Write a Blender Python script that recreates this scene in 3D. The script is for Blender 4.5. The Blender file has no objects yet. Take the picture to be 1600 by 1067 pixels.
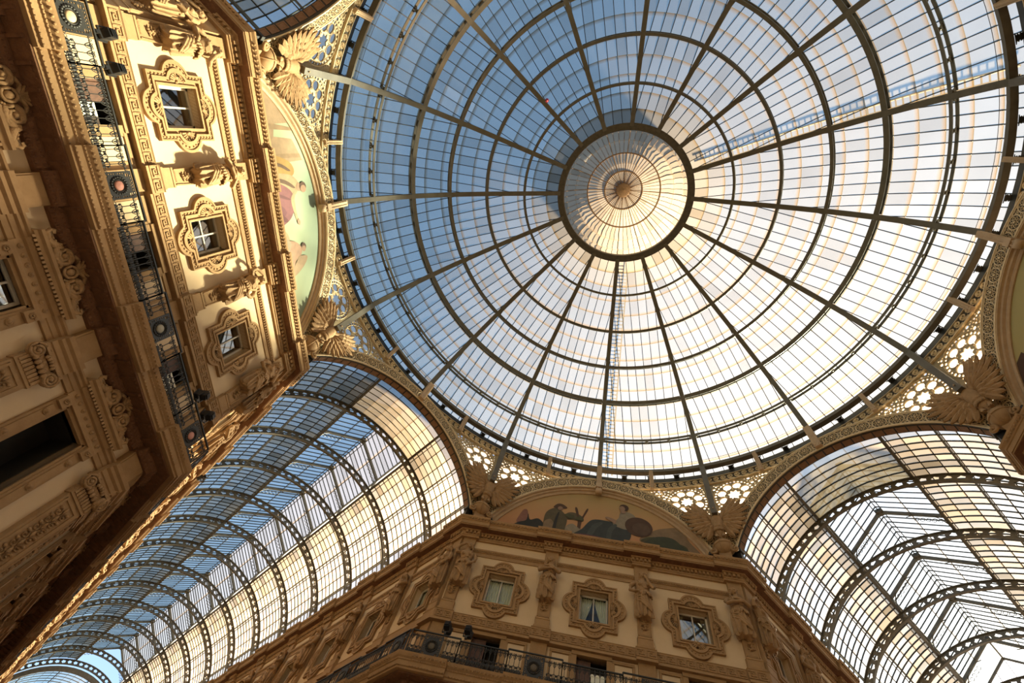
import bpy, math, random
import numpy as np
from math import sin, cos, pi, sqrt, atan2, hypot, radians
from mathutils import Matrix, Vector
from mathutils.geometry import delaunay_2d_cdt

SC = bpy.context.scene
COL = SC.collection
random.seed(7)

# ------------------------------------------------------------------ camera
CAM_POS = Vector((-1.2113, -4.1214, 1.6))
RX = Vector((0.98101576, -0.0205664, 0.19283439))      # picture right
RY = Vector((0.09416006, 0.91979865, -0.38092562))     # picture down
RZ = Vector((-0.16953455, 0.39185133, 0.9042735))      # looking direction
FOCAL_PX = 748.99
cam = bpy.data.cameras.new('camera')
cam.sensor_width = 36.0
cam.lens = FOCAL_PX / 1600.0 * 36.0
cam.clip_start = 0.1
cam.clip_end = 500
cam_ob = bpy.data.objects.new('camera', cam)
cam_ob.matrix_world = Matrix(((RX.x, -RY.x, -RZ.x, CAM_POS.x), (RX.y, -RY.y, -RZ.y, CAM_POS.y), (RX.z, -RY.z, -RZ.z, CAM_POS.z), (0, 0, 0, 1)))
COL.objects.link(cam_ob)
SC.camera = cam_ob

# ------------------------------------------------------------------ light
SUN_AZ, SUN_EL = radians(43), radians(28)
world = bpy.data.worlds.new('world')
SC.world = world
world.use_nodes = True
nt = world.node_tree
nt.nodes.clear()
wo = nt.nodes.new('ShaderNodeOutputWorld')
bg = nt.nodes.new('ShaderNodeBackground')
sky = nt.nodes.new('ShaderNodeTexSky')
sky.sky_type = 'NISHITA'
sky.sun_disc = False
sky.sun_elevation = SUN_EL
sky.sun_rotation = pi / 2 - SUN_AZ
sky.air_density = 1.0
sky.dust_density = 0.6
sky.ozone_density = 1.0
bg.inputs['Strength'].default_value = 0.36
hs = nt.nodes.new('ShaderNodeHueSaturation')
hs.inputs['Saturation'].default_value = 0.98
nt.links.new(sky.outputs[0], hs.inputs['Color'])
nt.links.new(hs.outputs[0], bg.inputs['Color'])
nt.links.new(bg.outputs[0], wo.inputs['Surface'])

sun = bpy.data.lights.new('sun', 'SUN')
sun.energy = 50.0
sun.color = (1.0, 0.86, 0.66)
sun.angle = radians(5.0)
sun_ob = bpy.data.objects.new('sun', sun)
sd = Vector((cos(SUN_AZ) * cos(SUN_EL), sin(SUN_AZ) * cos(SUN_EL), sin(SUN_EL)))
sun_ob.rotation_euler = sd.to_track_quat('Z', 'Y').to_euler()
sun_ob.location = sd * 120
COL.objects.link(sun_ob)

SC.view_settings.view_transform = 'Standard'
SC.view_settings.look = 'None'
SC.view_settings.exposure = 0.0
SC.view_settings.gamma = 1.0
SC.view_settings.use_curve_mapping = False
SC.cycles.max_bounces = 10
SC.cycles.transparent_max_bounces = 24
SC.cycles.sample_clamp_indirect = 8.0

# ------------------------------------------------------------------ materials
MATS = {}


def pbr(name, c1, c2=None, rough=0.7, metal=0.0, scale=3.0, bump=0.0, bscale=None, dist=0.02, vor=False):
    m = bpy.data.materials.new(name)
    m.use_nodes = True
    t = m.node_tree
    b = t.nodes['Principled BSDF']
    b.inputs['Roughness'].default_value = rough
    b.inputs['Metallic'].default_value = metal
    tc = t.nodes.new('ShaderNodeTexCoord')
    if c2 is None:
        c2 = tuple(x * 0.82 for x in c1)
    n = t.nodes.new('ShaderNodeTexNoise')
    n.inputs['Scale'].default_value = scale
    n.inputs['Detail'].default_value = 6
    n.inputs['Roughness'].default_value = 0.65
    t.links.new(tc.outputs['Object'], n.inputs['Vector'])
    r = t.nodes.new('ShaderNodeValToRGB')
    r.color_ramp.elements[0].position = 0.32
    r.color_ramp.elements[1].position = 0.68
    r.color_ramp.elements[0].color = (*c2, 1)
    r.color_ramp.elements[1].color = (*c1, 1)
    t.links.new(n.outputs['Fac'], r.inputs['Fac'])
    t.links.new(r.outputs['Color'], b.inputs['Base Color'])
    if bump:
        if vor:
            q = t.nodes.new('ShaderNodeTexVoronoi')
            out = q.outputs['Distance']
        else:
            q = t.nodes.new('ShaderNodeTexNoise')
            q.inputs['Detail'].default_value = 5
            out = q.outputs['Fac']
        q.inputs['Scale'].default_value = bscale or scale * 4
        t.links.new(tc.outputs['Object'], q.inputs['Vector'])
        bp = t.nodes.new('ShaderNodeBump')
        bp.inputs['Strength'].default_value = bump
        bp.inputs['Distance'].default_value = dist
        t.links.new(out, bp.inputs['Height'])
        t.links.new(bp.outputs['Normal'], b.inputs['Normal'])
    MATS[name] = m
    return m


pbr('stucco', (0.61, 0.45, 0.275), (0.56, 0.41, 0.245), 0.9, scale=0.9, bump=0.1, bscale=30, dist=0.01)
pbr('stone', (0.35, 0.21, 0.092), (0.28, 0.16, 0.067), 0.85, scale=2.2, bump=0.25, bscale=18, dist=0.02)
pbr('carved', (0.37, 0.22, 0.098), (0.25, 0.14, 0.055), 0.85, scale=5, bump=0.8, bscale=9, dist=0.06)
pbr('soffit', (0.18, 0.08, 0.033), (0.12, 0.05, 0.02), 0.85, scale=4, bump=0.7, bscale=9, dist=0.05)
pbr('sculpt', (0.35, 0.21, 0.095), (0.26, 0.15, 0.062), 0.8, scale=3, bump=0.25, bscale=25, dist=0.015)
pbr('iron', (0.022, 0.021, 0.018), (0.012, 0.012, 0.011), 0.5, scale=8)
pbr('ironwork', (0.020, 0.018, 0.014), (0.010, 0.009, 0.008), 0.5, metal=0.0, scale=12)
pbr('rib_paint', (0.115, 0.10, 0.075), (0.08, 0.07, 0.052), 0.55, scale=2, bump=0.15, bscale=12)
pbr('bar_paint', (0.03, 0.035, 0.035), (0.02, 0.02, 0.02), 0.5, scale=5)
pbr('truss_paint', (0.10, 0.085, 0.06), (0.05, 0.045, 0.035), 0.55, scale=4)
pbr('gilt', (0.70, 0.55, 0.34), (0.54, 0.42, 0.25), 0.5, metal=0.15, scale=5, bump=0.3, bscale=22, dist=0.02)
pbr('gilt_dark', (0.055, 0.042, 0.026), (0.03, 0.023, 0.015), 0.6, scale=6)
pbr('lattice', (0.44, 0.35, 0.21), (0.33, 0.25, 0.14), 0.55, metal=0.1, scale=5)
pbr('coffer', (0.24, 0.13, 0.075), (0.16, 0.085, 0.045), 0.8, scale=3, bump=0.5, bscale=14, dist=0.03)
pbr('beam_stone', (0.46, 0.32, 0.19), (0.38, 0.26, 0.15), 0.7, scale=3)
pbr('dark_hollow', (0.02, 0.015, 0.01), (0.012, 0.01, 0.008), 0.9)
pbr('door_wood', (0.12, 0.055, 0.03), (0.07, 0.03, 0.018), 0.6, scale=6)
pbr('window_paint', (0.55, 0.50, 0.42), (0.45, 0.41, 0.34), 0.5)
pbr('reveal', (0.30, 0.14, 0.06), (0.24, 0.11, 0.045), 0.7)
pbr('curtain', (0.85, 0.82, 0.68), (0.75, 0.72, 0.6), 0.9, scale=5)
pbr('paving', (0.16, 0.12, 0.085), (0.10, 0.075, 0.05), 0.4, scale=0.5)
pbr('black_paint', (0.012, 0.012, 0.013), (0.02, 0.02, 0.02), 0.4)
pbr('medallion_pink', (0.62, 0.27, 0.20), (0.50, 0.22, 0.16), 0.6)
pbr('medallion_cream', (0.62, 0.46, 0.27), (0.5, 0.36, 0.2), 0.6)
pbr('medallion_grey', (0.40, 0.36, 0.27), (0.28, 0.25, 0.18), 0.6)
pbr('medallion_dark', (0.11, 0.085, 0.05), (0.07, 0.055, 0.035), 0.6)
pbr('lantern_paint', (0.42, 0.30, 0.19), (0.32, 0.22, 0.14), 0.6)
pbr('balloon', (0.45, 0.01, 0.02), (0.35, 0.01, 0.015), 0.3)


def glass(name, tint, diff, dens, dirt, cell, rust=0.12):
    """Aged roof glass: part clear, part milky; rust along the lap of each pane, dirt streaks."""
    m = bpy.data.materials.new(name)
    m.use_nodes = True
    t = m.node_tree
    t.nodes.clear()
    N, L = t.nodes.new, t.links.new
    out = N('ShaderNodeOutputMaterial')
    tr = N('ShaderNodeBsdfTransparent')
    tl = N('ShaderNodeBsdfTranslucent')
    gl = N('ShaderNodeBsdfGlossy')
    gl.inputs['Roughness'].default_value = 0.12
    gl.inputs['Color'].default_value = (0.8, 0.85, 0.9, 1)
    tc = N('ShaderNodeTexCoord')
    a = N('ShaderNodeAttribute')
    a.attribute_name = 'pane_row'
    b = N('ShaderNodeAttribute')
    b.attribute_name = 'pane_tone'
    # streaky dirt
    no = N('ShaderNodeTexNoise')
    no.inputs['Scale'].default_value = cell
    no.inputs['Detail'].default_value = 4
    L(tc.outputs['Object'], no.inputs['Vector'])
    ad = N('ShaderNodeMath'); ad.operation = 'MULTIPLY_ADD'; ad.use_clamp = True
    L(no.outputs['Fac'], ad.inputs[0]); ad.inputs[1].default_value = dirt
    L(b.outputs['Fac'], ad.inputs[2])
    # lap of the panes, brown
    lap = N('ShaderNodeMapRange')
    lap.inputs['From Min'].default_value = 0.0
    lap.inputs['From Max'].default_value = rust
    lap.inputs['To Min'].default_value = 1.0
    lap.inputs['To Max'].default_value = 0.0
    L(a.outputs['Fac'], lap.inputs['Value'])
    mixc = N('ShaderNodeMix'); mixc.data_type = 'RGBA'
    L(lap.outputs[0], mixc.inputs['Factor'])
    mixc.inputs['A'].default_value = (*diff, 1)
    mixc.inputs['B'].default_value = (0.15, 0.085, 0.03, 1)
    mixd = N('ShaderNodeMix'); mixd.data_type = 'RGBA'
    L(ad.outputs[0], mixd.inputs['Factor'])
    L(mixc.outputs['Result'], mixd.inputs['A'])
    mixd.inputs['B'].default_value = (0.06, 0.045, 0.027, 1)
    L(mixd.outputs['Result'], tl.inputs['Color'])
    mixt = N('ShaderNodeMix'); mixt.data_type = 'RGBA'
    L(ad.outputs[0], mixt.inputs['Factor'])
    mixt.inputs['A'].default_value = (*tint, 1)
    mixt.inputs['B'].default_value = (0.22, 0.18, 0.12, 1)
    mixr = N('ShaderNodeMix'); mixr.data_type = 'RGBA'
    lm = N('ShaderNodeMath'); lm.operation = 'MULTIPLY'; lm.inputs[1].default_value = 0.75
    L(lap.outputs[0], lm.inputs[0]); L(lm.outputs[0], mixr.inputs['Factor'])
    L(mixt.outputs['Result'], mixr.inputs['A'])
    mixr.inputs['B'].default_value = (0.42, 0.34, 0.20, 1)
    L(mixr.outputs['Result'], tr.inputs['Color'])
    f = N('ShaderNodeMath'); f.operation = 'MULTIPLY_ADD'; f.use_clamp = True
    L(lap.outputs[0], f.inputs[0]); f.inputs[1].default_value = 0.3
    mk = N('ShaderNodeAttribute'); mk.attribute_name = 'pane_milk'
    md = N('ShaderNodeMath'); md.inputs[1].default_value = dens
    L(mk.outputs['Fac'], md.inputs[0]); L(md.outputs[0], f.inputs[2])
    ms = N('ShaderNodeMixShader')
    L(f.outputs[0], ms.inputs[0]); L(tr.outputs[0], ms.inputs[1]); L(tl.outputs[0], ms.inputs[2])
    ms2 = N('ShaderNodeMixShader'); ms2.inputs[0].default_value = 0.02
    L(ms.outputs[0], ms2.inputs[1]); L(gl.outputs[0], ms2.inputs[2])
    L(ms2.outputs[0], out.inputs['Surface'])
    MATS[name] = m


glass('dome_glass', (0.89, 1.0, 0.90), (0.25, 0.215, 0.165), 0.27, 0.24, 0.35, rust=0.2)
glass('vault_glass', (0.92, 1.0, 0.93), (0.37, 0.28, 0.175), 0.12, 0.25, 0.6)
glass('lantern_glass', (0.62, 0.49, 0.35), (0.235, 0.185, 0.125), 0.72, 0.25, 0.8, rust=0.05)
glass('panel_glass', (0.90, 0.93, 0.88), (0.75, 0.68, 0.55), 0.5, 0.2, 0.6)
glass('clear_glass', (0.85, 0.9, 0.92), (0.8, 0.8, 0.75), 0.15, 0.1, 0.5)


def window_glass(name, ior):
    m = bpy.data.materials.new(name)
    m.use_nodes = True
    t = m.node_tree
    t.nodes.clear()
    N, L = t.nodes.new, t.links.new
    out = N('ShaderNodeOutputMaterial')
    tr = N('ShaderNodeBsdfTransparent'); tr.inputs['Color'].default_value = (0.75, 0.78, 0.72, 1)
    gl = N('ShaderNodeBsdfGlossy'); gl.inputs['Roughness'].default_value = 0.02
    ms = N('ShaderNodeMixShader')
    fr = N('ShaderNodeFresnel'); fr.inputs['IOR'].default_value = ior
    L(fr.outputs[0], ms.inputs[0]); L(tr.outputs[0], ms.inputs[1]); L(gl.outputs[0], ms.inputs[2])
    L(ms.outputs[0], out.inputs['Surface'])
    MATS[name] = m


window_glass('window_glass', 1.55)
window_glass('mirror_glass', 3.2)


# ------------------------------------------------------------------ mesh helpers
class MB:
    def __init__(s):
        s.v, s.f, s.sm = [], [], []

    def add(s, vs, fs, smooth=False):
        o = len(s.v)
        s.v.extend([tuple(map(float, p)) for p in vs])
        s.f.extend([tuple(o + i for i in f) for f in fs])
        s.sm.extend([smooth] * len(fs))
        return s

    def box(s, x0, x1, y0, y1, z0, z1):
        s.add([(x0, y0, z0), (x1, y0, z0), (x1, y1, z0), (x0, y1, z0), (x0, y0, z1), (x1, y0, z1), (x1, y1, z1), (x0, y1, z1)],
              [(0, 3, 2, 1), (4, 5, 6, 7), (0, 1, 5, 4), (1, 2, 6, 5), (2, 3, 7, 6), (3, 0, 4, 7)])
        return s

    def grid(s, rows, smooth=True, close_u=False, close_v=False):
        """rows: list of equally long point lists"""
        n, m = len(rows), len(rows[0])
        vs = [p for r in rows for p in r]
        fs = []
        for i in range(n if close_v else n - 1):
            for j in range(m if close_u else m - 1):
                a, b = i * m + j, i * m + (j + 1) % m
                c, d = ((i + 1) % n) * m + (j + 1) % m, ((i + 1) % n) * m + j
                fs.append((a, b, c, d))
        s.add(vs, fs, smooth)
        return s

    def tube(s, path, r, n=6, closed=False, smooth=True, flat=None):
        P = [Vector(p) for p in path]
        k = len(P)
        rows = []
        rs = r if hasattr(r, '__len__') else [r] * k
        up0 = Vector((0, 0, 1))
        for i in range(k):
            a = P[i - 1] if (i > 0 or closed) else P[i]
            b = P[(i + 1) % k] if (i < k - 1 or closed) else P[i]
            t = (b - a).normalized()
            up = up0 if abs(t.dot(up0)) < 0.93 else Vector((0, 1, 0))
            u = t.cross(up).normalized()
            w = u.cross(t)
            rows.append([tuple(P[i] + (u * cos(2 * pi * j / n) * (1 if flat is None else flat[0]) + w * sin(2 * pi * j / n) * (1 if flat is None else flat[1])) * rs[i]) for j in range(n)])
        o = len(s.v)
        s.grid(rows, smooth, close_u=True, close_v=closed)
        if not closed:
            s.f.append(tuple(o + j for j in range(n)))
            s.f.append(tuple(o + (k - 1) * n + j for j in reversed(range(n))))
            s.sm += [False, False]
        return s

    def bar(s, a, b, w, h, up=(0, 0, 1)):
        """rectangular bar from a to b, w across, h along up"""
        a, b, up = Vector(a), Vector(b), Vector(up)
        t = (b - a).normalized()
        u = t.cross(up).normalized() * w / 2
        q = u.cross(t).normalized() * h / 2
        vs = [p + su * u + sq * q for p in (a, b) for su, sq in ((-1, -1), (1, -1), (1, 1), (-1, 1))]
        s.add(vs, [(0, 1, 2, 3), (7, 6, 5, 4), (0, 4, 5, 1), (1, 5, 6, 2), (2, 6, 7, 3), (3, 7, 4, 0)])
        return s

    def prism_x(s, prof, x0, x1, k0=0.0, k1=0.0):
        """prof: closed list of (p, z), p = distance proud of the wall; mitred ends"""
        n = len(prof)
        vs = [(x0 - k0 * p, -p, z) for p, z in prof] + [(x1 + k1 * p, -p, z) for p, z in prof]
        fs = [(i, i + n, (i + 1) % n + n, (i + 1) % n) for i in range(n)]
        fs += [tuple(range(n)), tuple(reversed(range(n, 2 * n)))]
        s.add(vs, fs)
        return s

    def lathe(s, prof, n=24, c=(0, 0, 0), axis='z', smooth=True):
        rows = []
        for r, h in prof:
            row = []
            for j in range(n):
                a = 2 * pi * j / n
                x, y = r * cos(a), r * sin(a)
                row.append((c[0] + x, c[1] + y, c[2] + h) if axis == 'z' else (c[0] + x, c[1] - h, c[2] + y))
            rows.append(row)
        s.grid(rows, smooth, close_u=True)
        return s

    def ball(s, c, rx, ry, rz, n=12, m=8):
        rows = []
        for i in range(m + 1):
            th = pi * i / m
            rows.append([(c[0] + rx * sin(th) * cos(2 * pi * j / n), c[1] + ry * sin(th) * sin(2 * pi * j / n), c[2] - rz * cos(th)) for j in range(n)])
        s.grid(rows, True, close_u=True)
        return s

    def plate(s, outer, holes, y0, y1, fmap=None):
        """flat plate in (x, z) with holes, between y0 (front) and y1 (back)"""
        pts, edges = [], []
        for loop in [outer] + holes:
            o = len(pts)
            pts += [Vector((float(p[0]), float(p[1]))) for p in loop]
            edges += [(o + i, o + (i + 1) % len(loop)) for i in range(len(loop))]
        V, E, F, _a, _b, _c = delaunay_2d_cdt(pts, edges, [], 0, 1e-5)
        T = np.array([[(v.x, v.y) for v in (V[i] for i in f)] for f in F])
        cen = T.mean(axis=1)
        ok = inside(cen, outer)
        for h in holes:
            ok &= ~inside(cen, h)
        tris = [F[i] for i in range(len(F)) if ok[i]]
        n = len(V)
        g = fmap or (lambda x, y, z: (x, y, z))
        vs = [g(v.x, y0, v.y) for v in V]
        fs = [tuple(f) for f in tris]
        if y1 is not None:
            vs += [g(v.x, y1, v.y) for v in V]
            fs += [tuple(n + i for i in reversed(f)) for f in tris]
            cnt = {}
            for f in tris:
                for i in range(3):
                    e = (f[i], f[(i + 1) % 3])
                    cnt[e] = 1
            for (a, b) in list(cnt):
                if (b, a) not in cnt:
                    fs.append((b, a, a + n, b + n))
        s.add(vs, fs)
        return s

    def radial(s, fo, fi, th, y0, y1, cx=0, cz=0, back=True):
        """ring between radial functions fo, fi sampled at angles th; front y0, back y1"""
        O = [(cx + fo(t) * cos(t), cz + fo(t) * sin(t)) for t in th]
        I = [(cx + fi(t) * cos(t), cz + fi(t) * sin(t)) for t in th]
        rows = [[(x, y1, z) for x, z in O], [(x, y0, z) for x, z in O], [(x, y0, z) for x, z in I], [(x, y1, z) for x, z in I]]
        s.grid(rows, False, close_u=True)
        return s

    def mesh(s, name, mat, attrs=None):
        me = bpy.data.meshes.new(name)
        me.from_pydata(s.v, [], s.f)
        me.polygons.foreach_set('use_smooth', s.sm)
        if mat:
            me.materials.append(MATS[mat])
        for k, vals in (attrs or {}).items():
            at = me.attributes.new(k, 'FLOAT', 'POINT')
            at.data.foreach_set('value', vals)
        me.update()
        return me


def inside(P, poly):
    poly = np.array([(p[0], p[1]) for p in poly], float)
    x, y = P[:, 0][:, None], P[:, 1][:, None]
    a, b = poly, np.roll(poly, -1, axis=0)
    cond = (a[:, 1] > y) != (b[:, 1] > y)
    with np.errstate(divide='ignore', invalid='ignore'):
        xi = a[:, 0] + (y - a[:, 1]) / (b[:, 1] - a[:, 1]) * (b[:, 0] - a[:, 0])
    return (np.sum(cond & (x < xi), axis=1) % 2) == 1


def put(name, me, parent=None, M=None, kind=None):
    o = bpy.data.objects.new(name, me)
    if parent is not None:
        o.parent = parent
    if M is not None:
        o.matrix_local = M
    if kind:
        o['kind'] = kind
    COL.objects.link(o)
    return o


def empty(name, M=None, parent=None, kind=None, label=None, cat=None, group=None):
    o = bpy.data.objects.new(name, None)
    o.empty_display_size = 0.3
    if parent is not None:
        o.parent = parent
    if M is not None:
        o.matrix_local = M
    tag(o, label, cat, group, kind)
    COL.objects.link(o)
    return o


def tag(o, label=None, cat=None, group=None, kind=None):
    if label: o['label'] = label
    if cat: o['category'] = cat
    if group: o['group'] = group
    if kind: o['kind'] = kind
    return o


def T(x, y, z):
    return Matrix.Translation((x, y, z))


def Rz(a):
    return Matrix.Rotation(a, 4, 'Z')


def AZ(i):
    return radians(180 - 22.5 * i)


def frame_w(i, d):
    """wall frame: x along the wall, y into the wall, z up; origin on the floor, d from the centre line"""
    a = AZ(i)
    n = Vector((cos(a), sin(a), 0)); t = Vector((sin(a), -cos(a), 0))
    o = n * d
    return Matrix(((t.x, n.x, 0, o.x), (t.y, n.y, 0, o.y), (0, 0, 1, 0), (0, 0, 0, 1)))


def frame_arm(i, side, d):
    a = AZ(i)
    n = Vector((cos(a), sin(a), 0)); t = Vector((sin(a), -cos(a), 0))
    o = t * d * side
    X, Y = (-n, t) if side > 0 else (n, -t)
    return Matrix(((X.x, Y.x, 0, o.x), (X.y, Y.y, 0, o.y), (0, 0, 1, 0), (0, 0, 0, 1)))


def spiral(cx, cz, r0, turns, y, start=0.0, hand=1, n=16, rin=0.12):
    pts = []
    k = int(n * turns)
    for i in range(k + 1):
        f = i / k
        a = start + hand * 2 * pi * turns * f
        r = r0 * (1 - (1 - rin) * f)
        pts.append((cx + r * cos(a), y, cz + r * sin(a)))
    return pts


def catmull(pts, k=5):
    n = len(pts)
    out = []
    for i in range(n):
        p0, p1, p2, p3 = (np.array(pts[(i + j - 1) % n], float) for j in range(4))
        for q in range(k):
            t = q / k
            out.append(tuple(0.5 * ((2 * p1) + (p2 - p0) * t + (2 * p0 - 5 * p1 + 4 * p2 - p3) * t * t + (3 * p1 - p0 - 3 * p2 + p3) * t ** 3)))
    return out


def arc(cx, cz, r, a0, a1, n):
    return [(cx + r * cos(a0 + (a1 - a0) * i / n), cz + r * sin(a0 + (a1 - a0) * i / n)) for i in range(n + 1)]


def on_screen(p):
    """picture position of a world point (1600 x 1067)"""
    q = Vector(p) - CAM_POS
    z = q.dot(RZ)
    if z < 0.1:
        return None
    return 800 + FOCAL_PX * q.dot(RX) / z, 533.5 + FOCAL_PX * q.dot(RY) / z


def seen_area(ps):
    """area of a polygon in the picture, 0 when its middle is off the picture"""
    S = [on_screen(p) for p in ps]
    if any(x is None for x in S):
        return 0.0
    mx = sum(x for x, y in S) / len(S); my = sum(y for x, y in S) / len(S)
    if not (-5 < mx < 1605 and -5 < my < 1072):
        return 0.0
    return abs(sum(S[i][0] * S[(i + 1) % len(S)][1] - S[(i + 1) % len(S)][0] * S[i][1] for i in range(len(S)))) / 2

# ------------------------------------------------------------------ dome
KNOTS = [(19.05, 29.6), (18.3, 31.1), (17.0, 33.4), (15.19, 35.91), (13.01, 37.84), (10.54, 39.45), (7.8, 40.84), (4.95, 42.33)]
_s = [0]
for _a, _b in zip(KNOTS, KNOTS[1:]):
    _s.append(_s[-1] + hypot(_b[0] - _a[0], _b[1] - _a[1]))
_pf = [np.polyfit(_s, [k[c] for k in KNOTS], 5) for c in (0, 1)]
L0, L1 = _s[1], _s[-1]


def dome(l, off=0.0):
    r, z = np.polyval(_pf[0], l), np.polyval(_pf[1], l)
    dr, dz = np.polyval(np.polyder(_pf[0]), l), np.polyval(np.polyder(_pf[1]), l)
    k = hypot(dr, dz)
    return float(r + off * dz / k), float(z - off * dr / k)


def rz(r, z, a):
    return (r * cos(a), r * sin(a), z)


ceil = empty('ceiling', kind='structure')
HALF = pi / 16


def ring_box(mb, r0, r1, z0, z1, n=128):
    mb.grid([[rz(r, z, 2 * pi * j / n) for j in range(n)] for r, z in ((r0, z0), (r1, z0), (r1, z1), (r0, z1))], False, close_u=True, close_v=True)


def sweep_dome(mb, sect, l0, l1, n):
    """sect: closed list of (across, off) swept along a meridian at azimuth 0"""
    rows = []
    for i in range(n + 1):
        l = l0 + (l1 - l0) * i / n
        row = []
        for w, off in sect:
            r, z = dome(l, off)
            row.append((r, w, z))
        rows.append(row)
    o = len(mb.v)
    mb.grid(rows, False, close_u=True)
    m = len(sect)
    mb.f += [tuple(o + j for j in range(m)), tuple(o + n * m + j for j in reversed(range(m)))]
    mb.sm += [False, False]


b = MB()
sweep_dome(b, [(-.16, 0), (.16, 0), (.16, .05), (.05, .05), (.05, .42), (.14, .42), (.14, .48), (-.14, .48), (-.14, .42), (-.05, .42), (-.05, .05), (-.16, .05)], L0 - .1, L1 - .05, 24)
me_rib = b.mesh('rib', 'rib_paint')
for k in range(16):
    put('rib', me_rib, ceil, Rz(AZ(k)))

# horizontal girders between the ribs
def girder(l, w, gap, nweb):
    b = MB()
    r, z = dome(l)
    lim = HALF - .17 / r
    for off in (0.0, gap):
        rows = []
        for j in range(13):
            a = -lim + 2 * lim * j / 12
            rows.append([rz(*dome(l + dl, off + do), a) for dl, do in ((-w / 2, 0), (w / 2, 0), (w / 2, .06), (-w / 2, .06))])
        b.grid(rows, False, close_u=True)
    for q in range(nweb + 2):
        a = -lim + 2 * lim * q / (nweb + 1)
        for da, hh in ((-.16, .1), (0, .5), (.16, .1)):
            aa = min(max(a + da / r, -lim), lim)
            p0, p1 = rz(*dome(l, .04), aa), rz(*dome(l, gap), min(max(a - da / r, -lim), lim))
            b.bar(p0, p1, .09, .05)
        c = rz(*dome(l, gap / 2 + .02), a)
        b.ball(c, .1, .1, .1, 6, 4)
    return b.mesh('girder', 'rib_paint')


GL = [_s[2], _s[3], _s[4], _s[5], _s[6]]
for l, w, gap, nw in zip(GL, (.16, .30, .22, .2, .17), (.5, .36, .3, .2, .12), (3, 5, 4, 3, 2)):
    me = girder(l, w, gap, nw)
    for k in range(16):
        put('girder', me, ceil, Rz(AZ(k + .5)))

# base ring of the dome: flange, slotted gutter, dark curb, band of scrolls
b = MB()
ring_box(b, 18.14, 18.48, 31.08, 31.16)
ring_box(b, 18.28, 18.34, 31.16, 31.55)
put('ring_beam', b.mesh('ring_beam', 'rib_paint'), ceil)
b = MB()
ring_box(b, 18.76, 19.7, 30.97, 31.05)
b.grid([[rz(r, z, 2 * pi * j / 128) for j in range(128)] for r, z in ((18.76, 30.97), (18.74, 30.56))], True, close_u=True)
put('gutter_ring', b.mesh('gutter_ring', 'iron'), ceil)
b = MB()
tie = [(-.42, .3), (-.2, .24), (-.3, .1), (-.14, 0), (-.3, -.1), (-.2, -.24), (-.42, -.3)]
tie = [(x * .62, y * .5) for x, y in tie]
tie = tie + [(-x, y) for x, y in reversed(tie)]
b.plate([(18.63 + y, x) for x, y in tie], [], 0, -.06, lambda x, y, z: (x, z, 31.06 + y))
me_tie = b.mesh('gutter_bracket', 'iron')
for k in range(64):
    put('gutter_bracket', me_tie, ceil, Rz(2 * pi * (k + .0) / 64))
b = MB()
ring_box(b, 18.77, 18.95, 29.97, 30.58)
put('scroll_band', b.mesh('scroll_band', 'gilt_dark'), ceil)
b = MB()
ring_box(b, 18.68, 18.9, 29.9, 29.97)
ring_box(b, 18.70, 18.9, 30.54, 30.58)
put('band_edge', b.mesh('band_edge', 'gilt'), ceil)
b = MB()
NS = 16
for q in range(NS):
    a0 = -HALF + 2 * HALF * (q + .5) / NS
    P = [(a0 + x / 18.76, z) for x, _y, z in spiral(0, 30.29, .2, 1.6, 0, start=-pi / 2, n=12)]
    P = [(a0 - (.5 * 2 * HALF / NS), 30.05), (a0 - .1 / 18.76, 30.06)] + P
    b.tube([rz(18.72, z, a) for a, z in P], .05, 4, smooth=False)
me_scroll = b.mesh('scroll_row', 'gilt')
for k in range(16):
    put('scroll_row', me_scroll, ceil, Rz(AZ(k + .5)), kind='stuff')

# glazing bars and panes
CW, OFF, NROW = 0.665, 0.52, 15
LA, LB = L0 - .55, L1 - .02


def az_of(y, r, lim):
    return max(-lim, min(lim, math.asin(max(-1, min(1, y / r)))))


bars = []
for j in range(1, 11):
    y = (j - 5.5) * CW
    P = []
    for q in range(31):
        l = LA + (LB - LA) * q / 30
        r, z = dome(l, OFF - .06)
        a = math.asin(min(.999, abs(y) / r)) * (1 if y > 0 else -1)
        if abs(a) < HALF:
            P.append((rz(r, z, a), rz(*dome(l, OFF + .03), a)))
    b = MB()
    rows = []
    for p0, p1 in P:
        a = atan2(p0[1], p0[0]); ux, uy = -sin(a) * .022, cos(a) * .022
        rows.append([(p0[0] - ux, p0[1] - uy, p0[2]), (p0[0] + ux, p0[1] + uy, p0[2]), (p1[0] + ux, p1[1] + uy, p1[2]), (p1[0] - ux, p1[1] - uy, p1[2])])
    b.grid(rows, False, close_u=True)
    for q in range(1, NROW):      # clips at the laps
        l = LA + (LB - LA) * q / NROW
        r, z = dome(l, OFF - .07)
        if abs(y) < r * sin(HALF) - .1:
            b.ball(rz(r, z, math.asin(y / r)), .045, .045, .045, 5, 3)
    bars.append(b.mesh('glazing_bar', 'bar_paint'))
for k in range(16):
    for me in bars:
        put('glazing_bar', me, ceil, Rz(AZ(k + .5)))

rnd = random.Random(3)


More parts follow.
